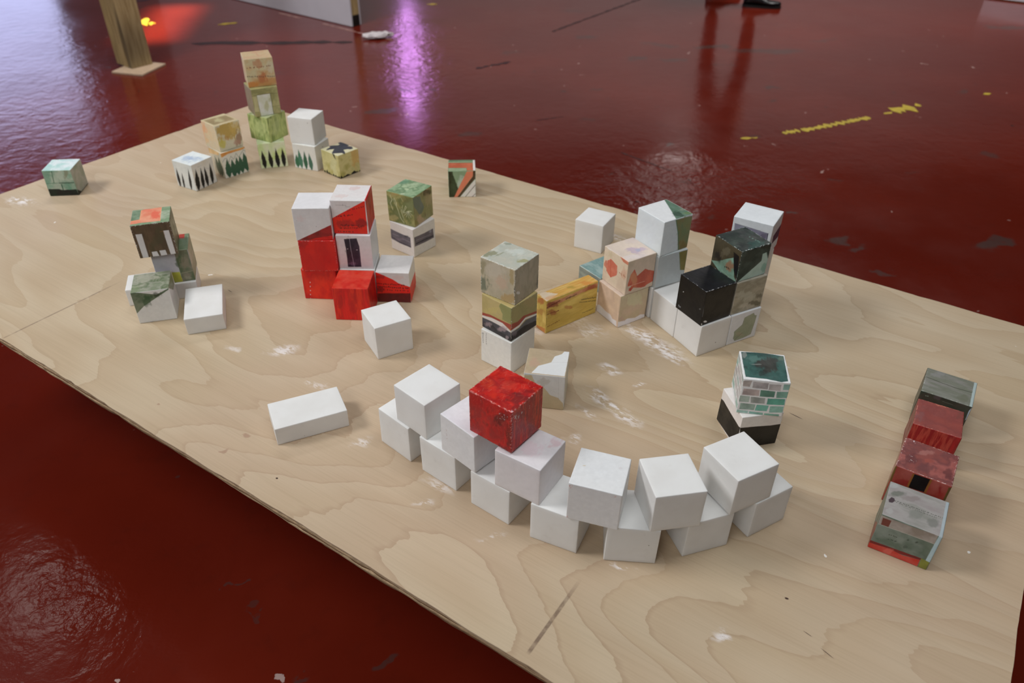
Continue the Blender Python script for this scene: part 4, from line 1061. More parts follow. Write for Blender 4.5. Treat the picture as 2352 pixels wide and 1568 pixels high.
   ('b',(.045,.291),[4.4,-.06,1.5,-3.85],(119,124,103),.95),
   ('b',(.052,.727),[9.82,-.14,1.47,-3.95],(152,144,113),.8),
   ('b',(.634,.559),[5.6,.02,1.81,-4.66],(200,170,146),.6),
   ('b',(.435,.774),[3.86,-.01,1.5,-3.99],(206,195,177),.6),
   ('b',(.836,.146),[3.59,.04,3.4,-8.34],(181,151,99),.8),
   ('b',(.906,.857),[17.2,.23,1.0,-2.62],(170,148,98),.7),
   ('b',(.99,.387),[42.55,.67,2.91,-7.28],(53,55,34),.9),
   ('e',(239,239,235),.3),
  ]),
  'B': (92, [
   ('w',[(176,166,144),(161,153,130),(189,179,157)],3,(1.5,.7)),
   ('b',(1.033,.111),[8.11,.46,-1.88,-3.78],(105,104,90),.8),
   ('b',(.131,.304),[13.9,.38,-10.32,-20.22],(239,239,239),.6),
   ('b',(.464,-.028),[3.73,.14,-12.76,-24.6],(137,126,117),.7),
   ('b',(.323,.64),[4.33,.15,-1.68,-3.43],(183,175,153),.6),
   ('e',(239,239,239),.3),
  ]),
 },
 'plank': {
  'top': (146, [
   ('w',[(213,174,87),(206,153,75),(219,190,112)],4,(3,.7)),
   ('p',[(-.071,.036),(.075,.148),(.708,.261),(.845,.147),(1.028,-.011)],(215,195,164),(220,201,174),.02),
   ('b',(.579,.542),[1.63,8.53,4.02,-12.18],(171,147,70),.8),
   ('b',(.828,.823),[.93,4.7,3.29,-9.98],(206,138,69),.8),
   ('b',(.967,.124),[1.22,6.64,2.62,-7.97],(212,159,107),.6),
   ('e',(226,216,186),.2),
  ]),
  'A': (85, [
   ('w',[(220,192,97),(206,174,84),(232,205,113)],2.5,(1,1)),
   ('b',(.424,.905),[1.79,.25,1.75,-8.28],(193,116,54),.9),
   ('b',(.334,.54),[2.35,.32,2.64,-12.14],(189,133,65),.7),
   ('p',[(-.0,.068),(.92,.15),(.907,-.0),(-.023,-.043)],(200,128,66),(211,140,74),.03),
   ('l',[(.819,.828),(.904,.02)],.011,(217,134,73)),
  ]),
  'B': (146, [
   ('w',[(227,199,100),(212,180,86),(239,211,116)],3,(.7,1.5)),
   ('p',[(-.01,.913),(.235,.916),(1.006,.954),(1.0,.824),(.705,.822),(.342,.787),(.007,.761)],(232,175,129),(188,107,70),.03),
   ('b',(.098,.843),[8.83,.28,-7.14,-11.02],(151,73,45),.8),
   ('b',(.132,.577),[7.15,.23,-5.88,-8.86],(176,100,58),.75),
   ('b',(.443,.537),[12.76,.53,-12.62,-19.32],(194,125,69),.7),
   ('b',(.86,.91),[6.8,.38,-7.52,-12.23],(175,94,67),.7),
   ('s',(.012,.798),(.262,.858),.018,(109,50,29),16,.009),
   ('s',(.366,.833),(.573,.844),.021,(129,97,63),20,.009),
   ('s',(.676,.614),(.992,.496),.015,(130,110,60),22,.009),
   ('s',(.653,.546),(.985,.396),.012,(142,122,68),18,.009),
   ('s',(.011,.596),(.247,.562),.021,(152,86,47),14,.009),
   ('s',(.725,.162),(.943,.168),.015,(154,129,71),14,.009),
   ('s',(.029,.19),(.259,.243),.015,(153,104,51),12,.009),
   ('e',(239,230,152),.1),
  ]),
 },
 'tslab': {
  'top': (72, [
   ('w',[(134,162,158),(118,148,145),(155,176,172)],3,(1,2)),
   ('l',[(-.005,.01),(1.035,-.005)],.024,(202,210,201)),
  ]),
  'A': (66, [
   ('w',[(165,173,159),(123,133,128)],2.5,(1,2)),
  ]),
  'B': (72, [
   ('w',[(170,179,161),(146,160,152)],2.5,(1,2)),
  ]),
 },
 'pe0': {
  'A': (82, [
   ('w',[(221,193,165),(211,183,159),(227,199,175)],2.2,(1,1)),
   ('p',[(-.08,.147),(.097,.265),(.225,.257),(.418,.221),(.634,.231),(.737,.157),(.917,.182),(.965,-.031),(-.079,-.11)],(228,224,225),(231,226,227),.006),
   ('l',[(.086,1.034),(1.071,1.084)],.017,(239,215,190)),
   ('l',[(.897,.887),(.954,.236)],.017,(233,207,178)),
  ]),
  'B': (82, [
   ('w',[(210,193,161),(204,184,152),(213,187,161)],2.2,(1,1)),
   ('b',(.504,.784),[2.76,.4,-1.35,-4.3],(215,208,168),.7),
   ('p',[(-.061,.239),(.03,.187),(.226,.165),(.344,.191),(.624,.12),(.816,.167),(.998,.118),(.988,.021),(-.03,-.012)],(239,235,237),(235,231,235),.006),
   ('b',(.144,.236),[8.27,1.07,-3.83,-11.49],(197,162,146),.6),
  ]),
  'top': (77, [
   ('w',[(209,188,171),(215,195,178),(204,179,162)],2,(1,1)),
  ]),
 },
 'pe1': {
  'top': (79, [
   ('w',[(223,206,189),(218,201,186),(215,199,193)],2.2,(1,1)),
   ('b',(.61,.585),[2.55,3.03,5.37,-3.0],(194,174,185),.9),
   ('b',(.637,.633),[8.96,10.59,8.06,-4.51],(169,168,189),.8),
   ('b',(.857,.261),[2.41,2.88,6.23,-3.48],(229,217,212),.6),
  ]),
  'A': (88, [
   ('w',[(228,211,184),(234,215,190),(221,199,175)],2.5,(1,1)),
   ('b',(.264,1.04),[4.32,.64,6.03,-12.78],(238,239,239),.8),
   ('b',(.288,.874),[5.74,.84,4.05,-8.44],(216,198,160),.6),
   ('p',[(.142,.463),(.176,.641),(.292,.748),(.426,.724),(.577,.679),(.603,.512),(.591,.405),(.356,.214),(.161,.329)],(210,106,82),(223,135,112),.01),
   ('l',[(.299,.701),(.352,.242)],.012,(186,75,50)),
   ('p',[(.033,.49),(.09,.619),(.148,.627),(.153,.387),(.041,.433)],(205,122,99),(217,141,117),.01),
   ('p',[(.641,1.005),(1.076,1.062),(1.062,.9),(.797,.906)],(205,117,88),(218,146,118),.01),
   ('b',(.87,.627),[7.1,1.14,2.32,-4.59],(219,170,142),.6),
   ('s',(.686,.534),(.972,.52),.03,(189,133,104),6,.013),
  ]),
  'B': (88, [
   ('w',[(217,197,176),(223,202,181),(211,193,169)],2.2,(1,1)),
   ('p',[(.062,.316),(.131,.576),(.25,.721),(.378,.486),(.652,.628),(.771,.554),(.873,.516),(.99,.462),(1.029,.156),(.77,.108),(.704,.066),(.558,.078),(.284,.159),(.202,.072),(.114,.108),(.203,.234),(.071,.253)],(211,103,73),(192,83,56),.006),
   ('b',(.271,.416),[6.08,.87,-1.6,-5.53],(219,151,104),.7),
   ('l',[(.095,.246),(.678,.238)],.012,(239,188,162)),
   ('b',(.168,.143),[14.14,1.96,-5.85,-19.61],(174,57,41),.7),
  ]),
 },
 'tt2': {
  'top': (79, [
   ('w',[(232,233,233),(230,231,231)],2,(1,1)),
   ('p',[(.018,.906),(.012,.985),(1.047,.982),(1.02,.384),(.507,.656)],(101,129,111),(79,112,89),.003),
   ('b',(.811,.609),[5.35,5.6,5.07,-2.98],(34,62,46),.8),
   ('b',(.681,.896),[5.32,5.52,9.94,-5.84],(147,146,129),.6),
   ('b',(.924,.913),[4.92,5.03,12.11,-7.13],(105,129,74),.7),
   ('l',[(.999,.403),(1.068,.934)],.01,(164,172,123)),
   ('l',[(.012,.985),(1.037,.992)],.008,(214,222,212)),
  ]),
  'B': (90, [
   ('w',[(231,238,239),(228,235,239)],2,(1,1)),
   ('p',[(.39,.975),(1.051,.94),(1.012,-.078),(.664,-.046),(.541,.55)],(133,144,103),(149,135,87),.003),
   ('b',(.801,.744),[4.26,.85,-1.07,-4.03],(142,145,93),.7),
   ('b',(.767,.459),[5.0,.99,-1.16,-4.21],(121,140,97),.7),
   ('b',(.839,.094),[4.94,.97,-1.71,-6.0],(136,116,62),.8),
   ('l',[(.4,.965),(.566,.514),(.691,-.046)],.023,(93,134,106)),
  ]),
 },
 'tt1': {
  'B': (83, [
   ('w',[(195,201,202),(192,198,197)],2,(1,1)),
   ('p',[(.691,.969),(.977,.975),(.991,.333),(.823,.377)],(143,132,75),(133,122,62),.003),
   ('l',[(.7,.967),(.832,.375)],.012,(104,134,106)),
  ]),
 },
 'r3': {
  'B': (80, [
   ('w',[(230,232,235),(230,232,235)],2,(1,1)),
   ('l',[(.75,.875),(.802,.787),(.88,.754),(.869,.517),(.827,.129),(.593,.086),(.277,.077),(.202,.186),(.211,.301),(.186,.413),(.43,.584),(.458,.807),(.75,.875)],.012,(67,71,56)),
   ('p',[(.75,.875),(.802,.787),(.88,.754),(.869,.517),(.827,.129),(.593,.086),(.277,.077),(.202,.186),(.211,.301),(.186,.413),(.43,.584),(.458,.807)],(167,173,149),(155,163,137),.003),
   ('b',(.399,.27),[6.64,1.54,-3.67,-11.21],(175,167,140),.6),
   ('l',[(.268,.119),(.502,.281)],.008,(52,54,40)),
   ('l',[(.233,.205),(.374,.248)],.005,(67,68,56)),
  ]),
 },
 'blk': {
  'top': (84, [
   ('w',[(11,11,11),(11,11,19),(11,11,11)],2,(1,1)),
   ('b',(.835,.781),[5.22,5.7,8.57,-4.45],(23,27,27),.6),
   ('e',(224,222,222),.12),
  ]),
  'A': (91, [
   ('w',[(14,14,15),(14,14,15)],2,(1,1)),
   ('b',(.202,.579),[48.28,11.01,35.69,-64.99],(239,239,239),.9),
   ('s',(.098,.112),(.202,.119),.026,(140,143,147),3,.012),
   ('b',(.877,.442),[37.8,9.16,28.22,-48.94],(91,93,95),.8),
  ]),
  'B': (90, [
   ('w',[(15,15,15),(15,15,15)],2,(1,1)),
   ('l',[(-.03,1.033),(-.019,.895),(-.017,.795)],.013,(239,239,239)),
   ('l',[(-.017,.795),(.013,.279)],.005,(182,186,187)),
   ('b',(.155,.092),[15.59,3.39,-11.93,-38.33],(239,239,239),.9),
   ('b',(.036,.038),[43.02,9.16,-8.58,-27.32],(239,239,239),.9),
   ('b',(.885,-.015),[55.41,13.42,-19.4,-62.99],(239,239,239),.9),
  ]),
 },
 'gy': {
  'B': (86, [
   ('w',[(177,169,149),(151,145,125),(190,184,166)],3,(.7,1.6)),
   ('b',(.458,.509),[2.89,.71,-1.72,-6.18],(190,188,170),.7),
   ('b',(.774,.175),[2.84,.72,-4.12,-14.51],(105,101,83),.85),
   ('b',(.903,.358),[6.81,1.76,-3.4,-12.2],(98,94,76),.7),
   ('b',(.455,.045),[2.14,.52,-2.99,-10.32],(151,145,125),.6),
   ('l',[(-.014,.878),(.023,.225)],.012,(190,184,172)),
  ]),
  'A': (86, [
   ('w',[(171,163,147),(146,140,124)],3,(.7,1.6)),
  ]),
 },
 'dt': {
  'top': (83, [
   ('w',[(27,45,37),(15,29,27),(51,67,60)],2.6,(1,1)),
   ('b',(.609,-.03),[2.81,3.24,3.98,-2.08],(50,67,57),.7),
   ('b',(.843,.613),[3.18,3.48,3.29,-1.72],(26,73,65),.7),
   ('s',(.482,.71),(.87,.762),.022,(99,139,124),5,.013),
   ('e',(230,238,233),.35),
  ]),
  'A': (84, [
   ('w',[(62,56,40),(83,75,54)],2,(1,1)),
   ('p',[(.011,.189),(.248,.28),(.5,.492),(.765,.682),(.915,.142),(1.036,.045),(.34,.033)],(136,172,153),(114,140,119),.006),
   ('b',(.664,.362),[4.33,1.05,3.41,-5.95],(147,109,81),.9),
   ('b',(.246,.434),[5.9,1.39,3.3,-5.93],(17,16,17),.7),
   ('b',(.453,.688),[4.32,1.04,3.98,-7.24],(104,97,77),.7),
   ('p',[(.724,.851),(.94,.82),(.972,.565),(1.044,.078),(.852,.33)],(17,16,17),(16,16,17),.005),
   ('s',(.518,.278),(.717,.28),.033,(38,36,20),5,.013),
   ('l',[(.46,.103),(.812,.025)],.012,(165,180,161)),
  ]),
  'B': (83, [
   ('w',[(39,58,52),(27,48,45),(57,77,72)],2.6,(1,1)),
   ('p',[(.043,-.004),(.765,.493),(.754,.718),(.88,.736),(1.057,.322),(1.07,-.081),(.562,-.125),(.035,-.102)],(173,202,191),(186,212,202),.006),
   ('b',(.96,.182),[8.45,2.1,-1.77,-5.87],(110,164,147),.6),
   ('l',[(-.065,.873),(.03,.183)],.01,(122,171,154)),
   ('b',(.828,.943),[5.76,1.44,-2.07,-7.35],(17,17,17),.7),
   ('e',(239,239,239),.3),
  ]),
 },
 'bk2': {
  'A': (108, [
   ('w',[(229,233,235),(224,228,230)],2,(1,1)),
   ('p',[(.052,.805),(.912,.759),(.916,.544),(.065,.615)],(153,156,168),(137,131,151),.003),
   ('l',[(.052,.805),(.71,.776)],.006,(78,80,88)),
   ('l',[(.906,.757),(.913,.559)],.016,(31,29,40)),
   ('b',(.827,.656),[9.42,1.87,3.26,-10.79],(97,91,107),.6),
  ]),
  'B': (90, [
   ('w',[(233,235,239),(228,231,237)],2,(1,1)),
   ('p',[(.268,.588),(1.022,.629),(1.092,.246),(.313,.332)],(83,72,97),(66,58,81),.004),
  ]),
 },
 'red': {
  'top': (130, [
   ('w',[(189,23,20),(204,37,22),(164,18,18),(194,51,28)],3,(1,1)),
   ('b',(.855,.384),[4.09,2.93,3.27,-3.77],(103,22,22),.75),
   ('b',(.948,.155),[7.82,5.64,6.15,-7.1],(88,19,19),.6),
   ('b',(.887,.705),[5.78,4.04,7.01,-8.08],(123,26,26),.6),
   ('b',(.463,.562),[4.5,3.3,3.82,-4.41],(198,68,53),.4),
   ('b',(.378,.239),[4.82,3.65,3.9,-4.5],(215,35,23),.5),
   ('x',(210,123,103),70,2.2),
   ('c',(.977,.017),[8.84,6.42,9.35,-10.8],(225,201,208),.8),
   ('c',(.065,.917),[9.32,6.93,8.13,-9.36],(232,182,175),.5),
   ('c',(.19,.076),[11.12,8.66,8.79,-10.13],(217,172,164),.35),
   ('c',(.903,.868),[8.66,5.97,11.53,-13.3],(223,182,174),.3),
   ('e',(226,162,151),.35),
  ]),
  'A': (130, [
   ('w',[(183,21,22),(160,35,35),(200,23,23),(127,28,28)],3,(1.4,.8)),
   ('b',(.733,.705),[6.86,.01,3.37,-5.89],(88,21,21),.7),
   ('b',(.937,.544),[8.64,.09,3.14,-5.33],(99,23,23),.6),
   ('b',(.44,.848),[4.22,-.04,4.02,-7.26],(205,23,24),.5),
   ('x',(221,86,65),160,3),
   ('c',(.791,.8),[4.61,.02,6.18,-10.89],(239,239,239),.5),
   ('c',(.977,.814),[17.54,.22,6.27,-10.92],(239,239,239),.7),
   ('c',(.291,.889),[5.58,-.09,8.93,-16.35],(239,197,196),.3),
   ('c',(.042,.001),[12.7,-.34,11.91,-20.2],(239,219,219),.3),
   ('e',(239,174,163),.35),
  ]),
  'B': (108, [
   ('w',[(200,27,24),(165,36,36),(223,52,26),(143,31,32)],3.2,(3,.5)),
   ('b',(.619,.192),[6.73,.3,-3.49,-5.14],(131,29,29),.6),
   ('b',(.329,.718),[4.49,.15,-7.06,-10.78],(143,32,32),.6),
   ('x',(239,119,95),130,4),
   ('c',(.146,.792),[7.18,.18,-7.16,-10.88],(239,239,239),.8),
   ('c',(.551,.79),[34.68,1.49,-13.83,-21.62],(239,239,239),.9),
   ('c',(.317,.796),[27.53,.9,-19.25,-29.61],(239,239,239),.8),
   ('e',(239,192,182),.4),
  ]),
 },
 'bw': {
  'A': (93, [
   ('w',[(237,231,226),(237,231,226)],2,(1,1)),
   ('p',[(-.017,.675),(.132,.715),(.465,.687),(.954,.672),(1.038,.714),(1.376,.119),(-.041,.004),(-.036,.042)],(14,14,15),(14,14,15),.004),
  ]),
  'B': (110, [
   ('w',[(235,232,228),(235,232,228)],2,(1,1)),
   ('p',[(.0,.68),(.398,.66),(.728,.631),(1.004,.635),(.997,.002),(.534,-.003),(.183,-.319)],(15,15,15),(15,15,15),.004),
  ]),
 },
 'brick': {
  'top': (126, [
   ('w',[(232,232,230),(230,230,229)],2,(1,1)),
   ('p',[(.037,.96),(.501,1.0),(.969,.947),(.957,.419),(.942,.05),(.798,.001),(.484,.06),(.049,.07),(.038,.517)],(24,58,54),(49,92,85),.006),
   ('b2',(.625,.605),[3.47,-.45,.57,-3.81],(43,31,25),.8),
   ('b2',(.263,.719),[5.73,-.65,1.04,-6.88],(80,118,109),.8),
   ('b2',(.101,.29),[8.76,-.94,1.07,-7.15],(54,107,95),.6),
   ('b2',(.101,.841),[13.65,-1.43,1.53,-10.17],(137,141,135),.7),
   ('b2',(.301,.544),[6.94,-.8,5.26,-34.98],(126,135,127),.7),
   ('b2',(.891,.862),[13.77,-1.94,1.55,-10.26],(100,118,100),.6),
   ('b2',(.411,.267),[7.83,-.96,1.3,-8.64],(13,26,21),.6),
  ]),
  'A': (126, [
   ('w',[(239,239,239),(239,239,239)],2,(1,1)),
   ('p',[(-.005,.945),(.189,.962),(.165,.789),(.012,.789)],(163,153,148),(199,188,181),.006),
   ('p',[(.213,.946),(.545,.934),(.552,.757),(.225,.768)],(164,158,158),(200,194,193),.006),
   ('p',[(.563,.917),(.814,.921),(.821,.748),(.569,.744)],(166,161,160),(203,196,195),.006),
   ('p',[(.858,.946),(.995,.954),(1.007,.801),(.87,.783)],(138,173,163),(169,210,199),.006),
   ('p',[(.048,.725),(.39,.721),(.406,.547),(.045,.542)],(169,154,151),(205,188,184),.006),
   ('p',[(.414,.724),(.721,.721),(.728,.55),(.424,.539)],(93,132,116),(116,161,142),.006),
   ('p',[(.757,.72),(1.011,.747),(1.007,.567),(.772,.54)],(119,160,145),(146,195,177),.006),
   ('p',[(-.014,.515),(.215,.512),(.225,.344),(.003,.338)],(154,167,158),(188,204,193),.006),
   ('p',[(.245,.506),(.552,.503),(.563,.339),(.263,.329)],(150,155,150),(184,189,183),.006),
   ('p',[(.602,.503),(.965,.532),(.98,.355),(.608,.325)],(89,153,135),(110,187,165),.006),
   ('p',[(.052,.301),(.378,.294),(.373,.126),(.056,.115)],(140,161,150),(171,196,183),.006),
   ('p',[(.407,.292),(.663,.299),(.653,.13),(.392,.114)],(105,160,145),(129,195,177),.006),
   ('p',[(.695,.283),(.981,.315),(.984,.128),(.703,.096)],(136,176,163),(166,215,199),.006),
   ('p',[(.002,.092),(.257,.086),(.256,.014),(.01,.007)],(144,176,166),(176,215,203),.006),
   ('p',[(.28,.079),(.579,.069),(.586,-.008),(.28,.003)],(128,172,160),(157,210,195),.006),
   ('p',[(.609,.063),(.932,.067),(.937,-.025),(.61,-.019)],(116,160,145),(141,195,177),.006),
  ]),
  'C': (91, [
   ('w',[(239,239,239),(239,239,239)],2,(1,1)),
   ('p',[(.02,.85),(.353,.86),(.353,.985),(.02,.975)],(166,179,175),(191,206,201),.006),
   ('p',[(.388,.85),(.738,.86),(.738,.985),(.388,.975)],(175,182,179),(207,216,210),.006),
   ('p',[(.773,.85),(1.0,.86),(1.0,.985),(.773,.975)],(166,179,175),(191,206,201),.006),
   ('p',[(.0,.665),(.206,.675),(.206,.825),(.0,.815)],(144,176,166),(166,203,192),.006),
   ('p',[(.241,.665),(.549,.675),(.549,.825),(.241,.815)],(176,174,173),(202,200,199),.006),
   ('p',[(.584,.665),(.899,.675),(.899,.825),(.584,.815)],(176,174,173),(202,200,199),.006),
   ('p',[(.934,.665),(1.0,.675),(1.0,.825),(.934,.815)],(175,182,179),(207,216,210),.006),
   ('p',[(.02,.475),(.329,.485),(.329,.635),(.02,.625)],(176,174,173),(202,200,199),.006),
   ('p',[(.364,.475),(.703,.485),(.703,.635),(.364,.625)],(166,179,175),(191,206,201),.006),
   ('p',[(.738,.475),(1.0,.485),(1.0,.635),(.738,.625)],(176,174,173),(202,200,199),.006),
   ('p',[(.0,.285),(.215,.295),(.215,.445),(.0,.435)],(175,182,179),(207,216,210),.006),
   ('p',[(.25,.285),(.596,.295),(.596,.445),(.25,.435)],(176,174,173),(202,200,199),.006),
   ('p',[(.631,.285),(.947,.295),(.947,.445),(.631,.435)],(176,174,173),(202,200,199),.006),
   ('p',[(.02,.1),(.338,.11),(.338,.255),(.02,.245)],(144,176,166),(166,203,192),.006),
   ('p',[(.373,.1),(.7,.11),(.7,.255),(.373,.245)],(175,182,179),(207,216,210),.006),
   ('p',[(.735,.1),(1.0,.11),(1.0,.255),(.735,.245)],(144,176,166),(166,203,192),.006),
  ]),
 },
 'bg': {
  'top': (111, [
   ('w',[(193,174,143),(186,166,137),(199,179,153)],2.5,(1,1)),
   ('b',(.181,.437),[7.03,.93,.9,-5.46],(197,159,137),.6),
   ('p',[(1.0,1.064),(.888,1.021),(.817,.867),(.657,.747),(.599,.506),(.415,.385),(.31,.322),(.179,.032),(.972,.031)],(232,232,230),(230,231,230),.006),
   ('l',[(.627,.511),(1.004,.564)],.003,(158,157,154)),
  ]),
  'A': (111, [
   ('w',[(225,226,225),(219,221,220)],2,(1,1)),
   ('p',[(-.011,.932),(.185,.957),(.304,.694),(.475,.646),(.653,.421),(.854,.359),(.974,.213),(1.03,-.035),(.012,-.178)],(208,192,159),(201,186,153),.006),
   ('b',(.47,.786),[7.14,.26,1.25,-9.54],(193,186,174),.5),
   ('l',[(.837,.99),(.864,.27)],.003,(176,174,173)),
   ('l',[(.184,.985),(.974,1.018)],.007,(239,239,239)),
  ]),
  'B': (85, [
   ('w',[(212,211,201),(208,205,189)],2,(1,1)),
   ('p',[(1.079,-.349),(1.652,-.236),(2.453,-1.272),(.566,-.529)],(198,184,152),(198,184,152),.006),
  ]),
 },
 'T1': {
  'top': (143, [
   ('w',[(126,127,117),(111,114,99),(133,130,124)],3,(.6,2)),
   ('l',[(.019,.6),(.354,.55),(.61,.526),(.949,.549)],.022,(68,70,55)),
   ('b',(.289,.888),[4.71,.59,4.41,-6.45],(139,137,135),.6),
   ('b',(.811,.249),[7.43,.79,4.75,-6.96],(100,103,84),.6),
   ('p',[(.936,.973),(1.012,1.012),(1.008,.007),(.94,-.028)],(169,184,182),(169,184,182),.004),
   ('c',(.121,.366),[14.28,1.92,4.55,-6.65],(195,204,194),.3),
   ('e',(173,177,164),.2),
  ]),
  'A': (143, [
   ('w',[(59,60,49),(72,68,57),(53,64,53)],3,(1,1)),
   ('b',(.345,.945),[14.6,3.83,7.1,-12.92],(98,82,82),.6),
   ('s',(.106,.892),(.186,.896),.007,(132,146,127),3,.01),
   ('l',[(.452,.887),(.656,.885)],.006,(131,134,120)),
   ('p',[(.968,.867),(.993,.997),(1.032,.573),(.98,.562)],(182,196,207),(182,196,207),.004),
  ]),
  'C': (83, [
   ('w',[(67,70,57),(86,88,72)],2,(1,1)),
   ('p',[(1.329,.253),(1.113,.312),(1.793,.901),(1.815,.687)],(101,33,26),(101,33,26),.01),
  ]),
 },
 'T2': {
  'top': (133, [
   ('w',[(145,66,57),(132,60,55),(155,73,64)],2.5,(1,1)),
   ('b',(.109,.347),[6.71,.68,3.09,-5.52],(129,76,74),.7),
   ('b',(.929,.873),[10.22,.65,2.73,-4.88],(118,62,54),.6),
   ('s',(.403,.949),(.675,.984),.015,(199,115,89),10,.011),
   ('c',(.962,.937),[13.61,.85,4.08,-7.29],(213,173,165),.25),
   ('e',(200,131,113),.35),
  ]),
  'A': (133, [
   ('w',[(172,38,38),(149,33,34),(191,77,62),(161,36,36)],3.5,(3.5,.5)),
  ]),
  'C': (91, [
   ('w',[(138,72,64),(126,58,53)],2.5,(1,1)),
  ]),
 },
 'T3': {
  'top': (150, [
   ('w',[(145,75,69),(161,89,82),(118,62,60),(140,72,65)],3,(1,1)),
   ('b',(.224,.364),[7.47,1.27,3.7,-5.31],(102,51,52),.8),
   ('b',(.484,.257),[4.57,.73,4.88,-7.0],(107,59,59),.7),
   ('b',(.89,.297),[9.34,1.3,3.17,-4.55],(99,46,46),.8),
   ('b',(.423,.714),[6.88,1.09,8.18,-11.73],(173,114,105),.6),
   ('b',(.509,.521),[10.06,1.57,8.36,-11.99],(166,79,66),.6),
   ('c',(.22,.383),[11.19,1.91,5.55,-7.95],(226,206,202),.5),
   ('c',(.18,.957),[12.48,2.1,10.54,-15.11],(228,211,216),.6),
   ('e',(230,206,198),.45),
  ]),
  'A': (150, [
   ('w',[(174,87,78),(162,74,64),(149,45,35)],2.5,(1.5,.8)),
   ('b',(.202,.633),[8.11,2.29,6.89,-11.33],(143,35,33),.7),
   ('p',[(.341,.961),(.628,.979),(.619,.608),(.341,.577)],(24,15,16),(15,15,16),.004),
   ('p',[(.318,.964),(.35,.966),(.35,.583),(.318,.58)],(145,91,42),(145,91,42),.003),
   ('p',[(.624,.976),(.662,.974),(.656,.596),(.624,.593)],(145,91,42),(145,91,42),.003),
   ('b',(.848,.785),[23.34,7.09,3.25,-5.23],(143,33,32),.8),
   ('p',[(-.006,.997),(.031,.984),(.039,.57),(.006,.568)],(109,82,35),(109,82,35),.004),
   ('p',[(.955,.955),(1.008,.971),(1.014,.592),(.964,.578)],(97,75,32),(97,75,32),.004),
  ]),
  'C': (98, [
   ('w',[(182,136,117),(164,117,103)],2,(1,1)),
   ('p',[(.88,.875),(1.043,1.002),(1.372,.314),(.653,-.296),(.671,.404)],(115,85,36),(103,76,33),.01),
  ]),
 },
 'T4': {
  'top': (150, [
   ('w',[(150,141,139),(161,156,152),(137,136,128)],3,(.6,2)),
   ('b',(.167,.717),[6.27,.92,6.53,-9.78],(106,110,99),.8),
   ('b',(.403,.732),[5.93,.8,8.27,-12.38],(133,122,119),.6),
   ('b',(.512,.331),[8.29,1.09,4.32,-6.47],(126,127,119),.7),
   ('b',(.803,.258),[9.31,1.09,5.06,-7.58],(119,119,112),.8),
   ('p',[(.048,.455),(.079,.547),(.13,.55),(.151,.484),(.113,.402),(.064,.386)],(72,56,61),(69,54,59),.01),
   ('b',(.074,.883),[10.85,1.63,8.0,-11.97],(173,174,172),.6),
   ('s',(.156,.487),(.947,.506),.009,(82,82,75),26,.008),
   ('s',(.172,.458),(.857,.446),.007,(100,99,90),20,.008),
   ('p',[(.944,.993),(1.003,1.003),(1.026,.019),(.943,.009)],(165,177,181),(169,180,184),.003),
   ('b',(.092,.168),[9.94,1.54,5.7,-8.54],(173,172,168),.6),
  ]),
  'A': (150, [
   ('w',[(107,120,106),(92,107,93),(126,136,126)],3,(1,1)),
   ('p',[(-.002,.969),(.455,.969),(.926,1.007),(.928,.751),(.01,.718)],(167,157,149),(139,127,116),.006),
   ('p',[(.039,.917),(.181,.926),(.179,.736),(.053,.727)],(114,57,48),(111,54,45),.003),
   ('l',[(.005,.714),(.448,.745),(.922,.757)],.005,(199,203,191)),
   ('b',(.676,.628),[18.36,4.9,14.42,-19.79],(50,60,48),.8),
   ('s',(.232,.55),(.386,.559),.012,(45,56,43),5,.008),
   ('s',(.253,.422),(.403,.449),.009,(53,64,53),5,.008),
   ('b',(.543,.592),[30.31,7.95,14.3,-19.73],(60,70,59),.7),
   ('b',(.551,.393),[22.53,5.88,11.93,-16.19],(67,78,68),.6),
   ('p',[(.937,1.006),(1.019,1.015),(.998,.242),(.921,.246),(.928,.751)],(181,202,207),(171,196,203),.003),
   ('p',[(-.021,.214),(.424,.237),(.85,.265),(.843,.208),(.446,.149),(-.005,.121)],(125,32,29),(107,25,26),.004),
   ('p',[(-.009,.139),(.324,.184),(.559,.15),(.843,.208),(.849,-.02),(.378,-.029),(.003,-.032)],(202,80,67),(191,49,34),.004),
   ('b',(.342,.113),[10.98,2.77,7.07,-9.5],(215,108,95),.6),
   ('p',[(.85,.265),(.93,.253),(.998,.242),(.989,-.006),(.863,-.03)],(133,136,56),(118,118,45),.004),
   ('l',[(.402,-.032),(.626,-.021)],.01,(35,17,17)),
  ]),
  'C': (94, [
   ('w',[(107,118,106),(87,97,85)],2,(1,1)),
   ('p',[(.895,.642),(1.191,.426),(1.103,.08),(.746,-.251),(.394,.163)],(138,72,56),(126,58,46),.01),
  ]),
 },
 'Hu': {
  'A': (145, [
   ('w',[(231,231,231),(229,229,230)],2,(1,1)),
   ('c',(.046,.925),[19.56,1.08,4.63,-13.33],(209,89,80),.95),
   ('c',(.88,.94),[14.49,1.27,8.57,-24.08],(217,135,122),.6),
   ('c',(.001,.038),[22.61,1.17,8.37,-22.38],(216,112,109),.4),
   ('l',[(.478,.529),(.549,.525),(.591,.454)],.005,(239,239,239)),
   ('s',(.24,-.029),(.328,-.027),.013,(229,147,145),3,.009),
  ]),
  'top': (145, [
   ('w',[(232,232,231),(230,231,231)],2,(1,1)),
   ('b',(.174,.529),[24.67,5.68,15.84,-48.07],(209,190,154),.7),
   ('b',(.84,.686),[17.51,3.34,7.97,-24.18],(218,211,213),.6),
  ]),
 },
 'Fu': {
  'top': (132, [
   ('w',[(231,227,228),(230,225,227)],2,(1,1)),
   ('b',(.886,.848),[5.04,2.8,3.83,-5.58],(222,196,200),.8),
   ('b',(.575,.406),[3.34,1.97,2.28,-3.32],(231,212,218),.6),
  ]),
 },
 'D': {
  'top': (114, [
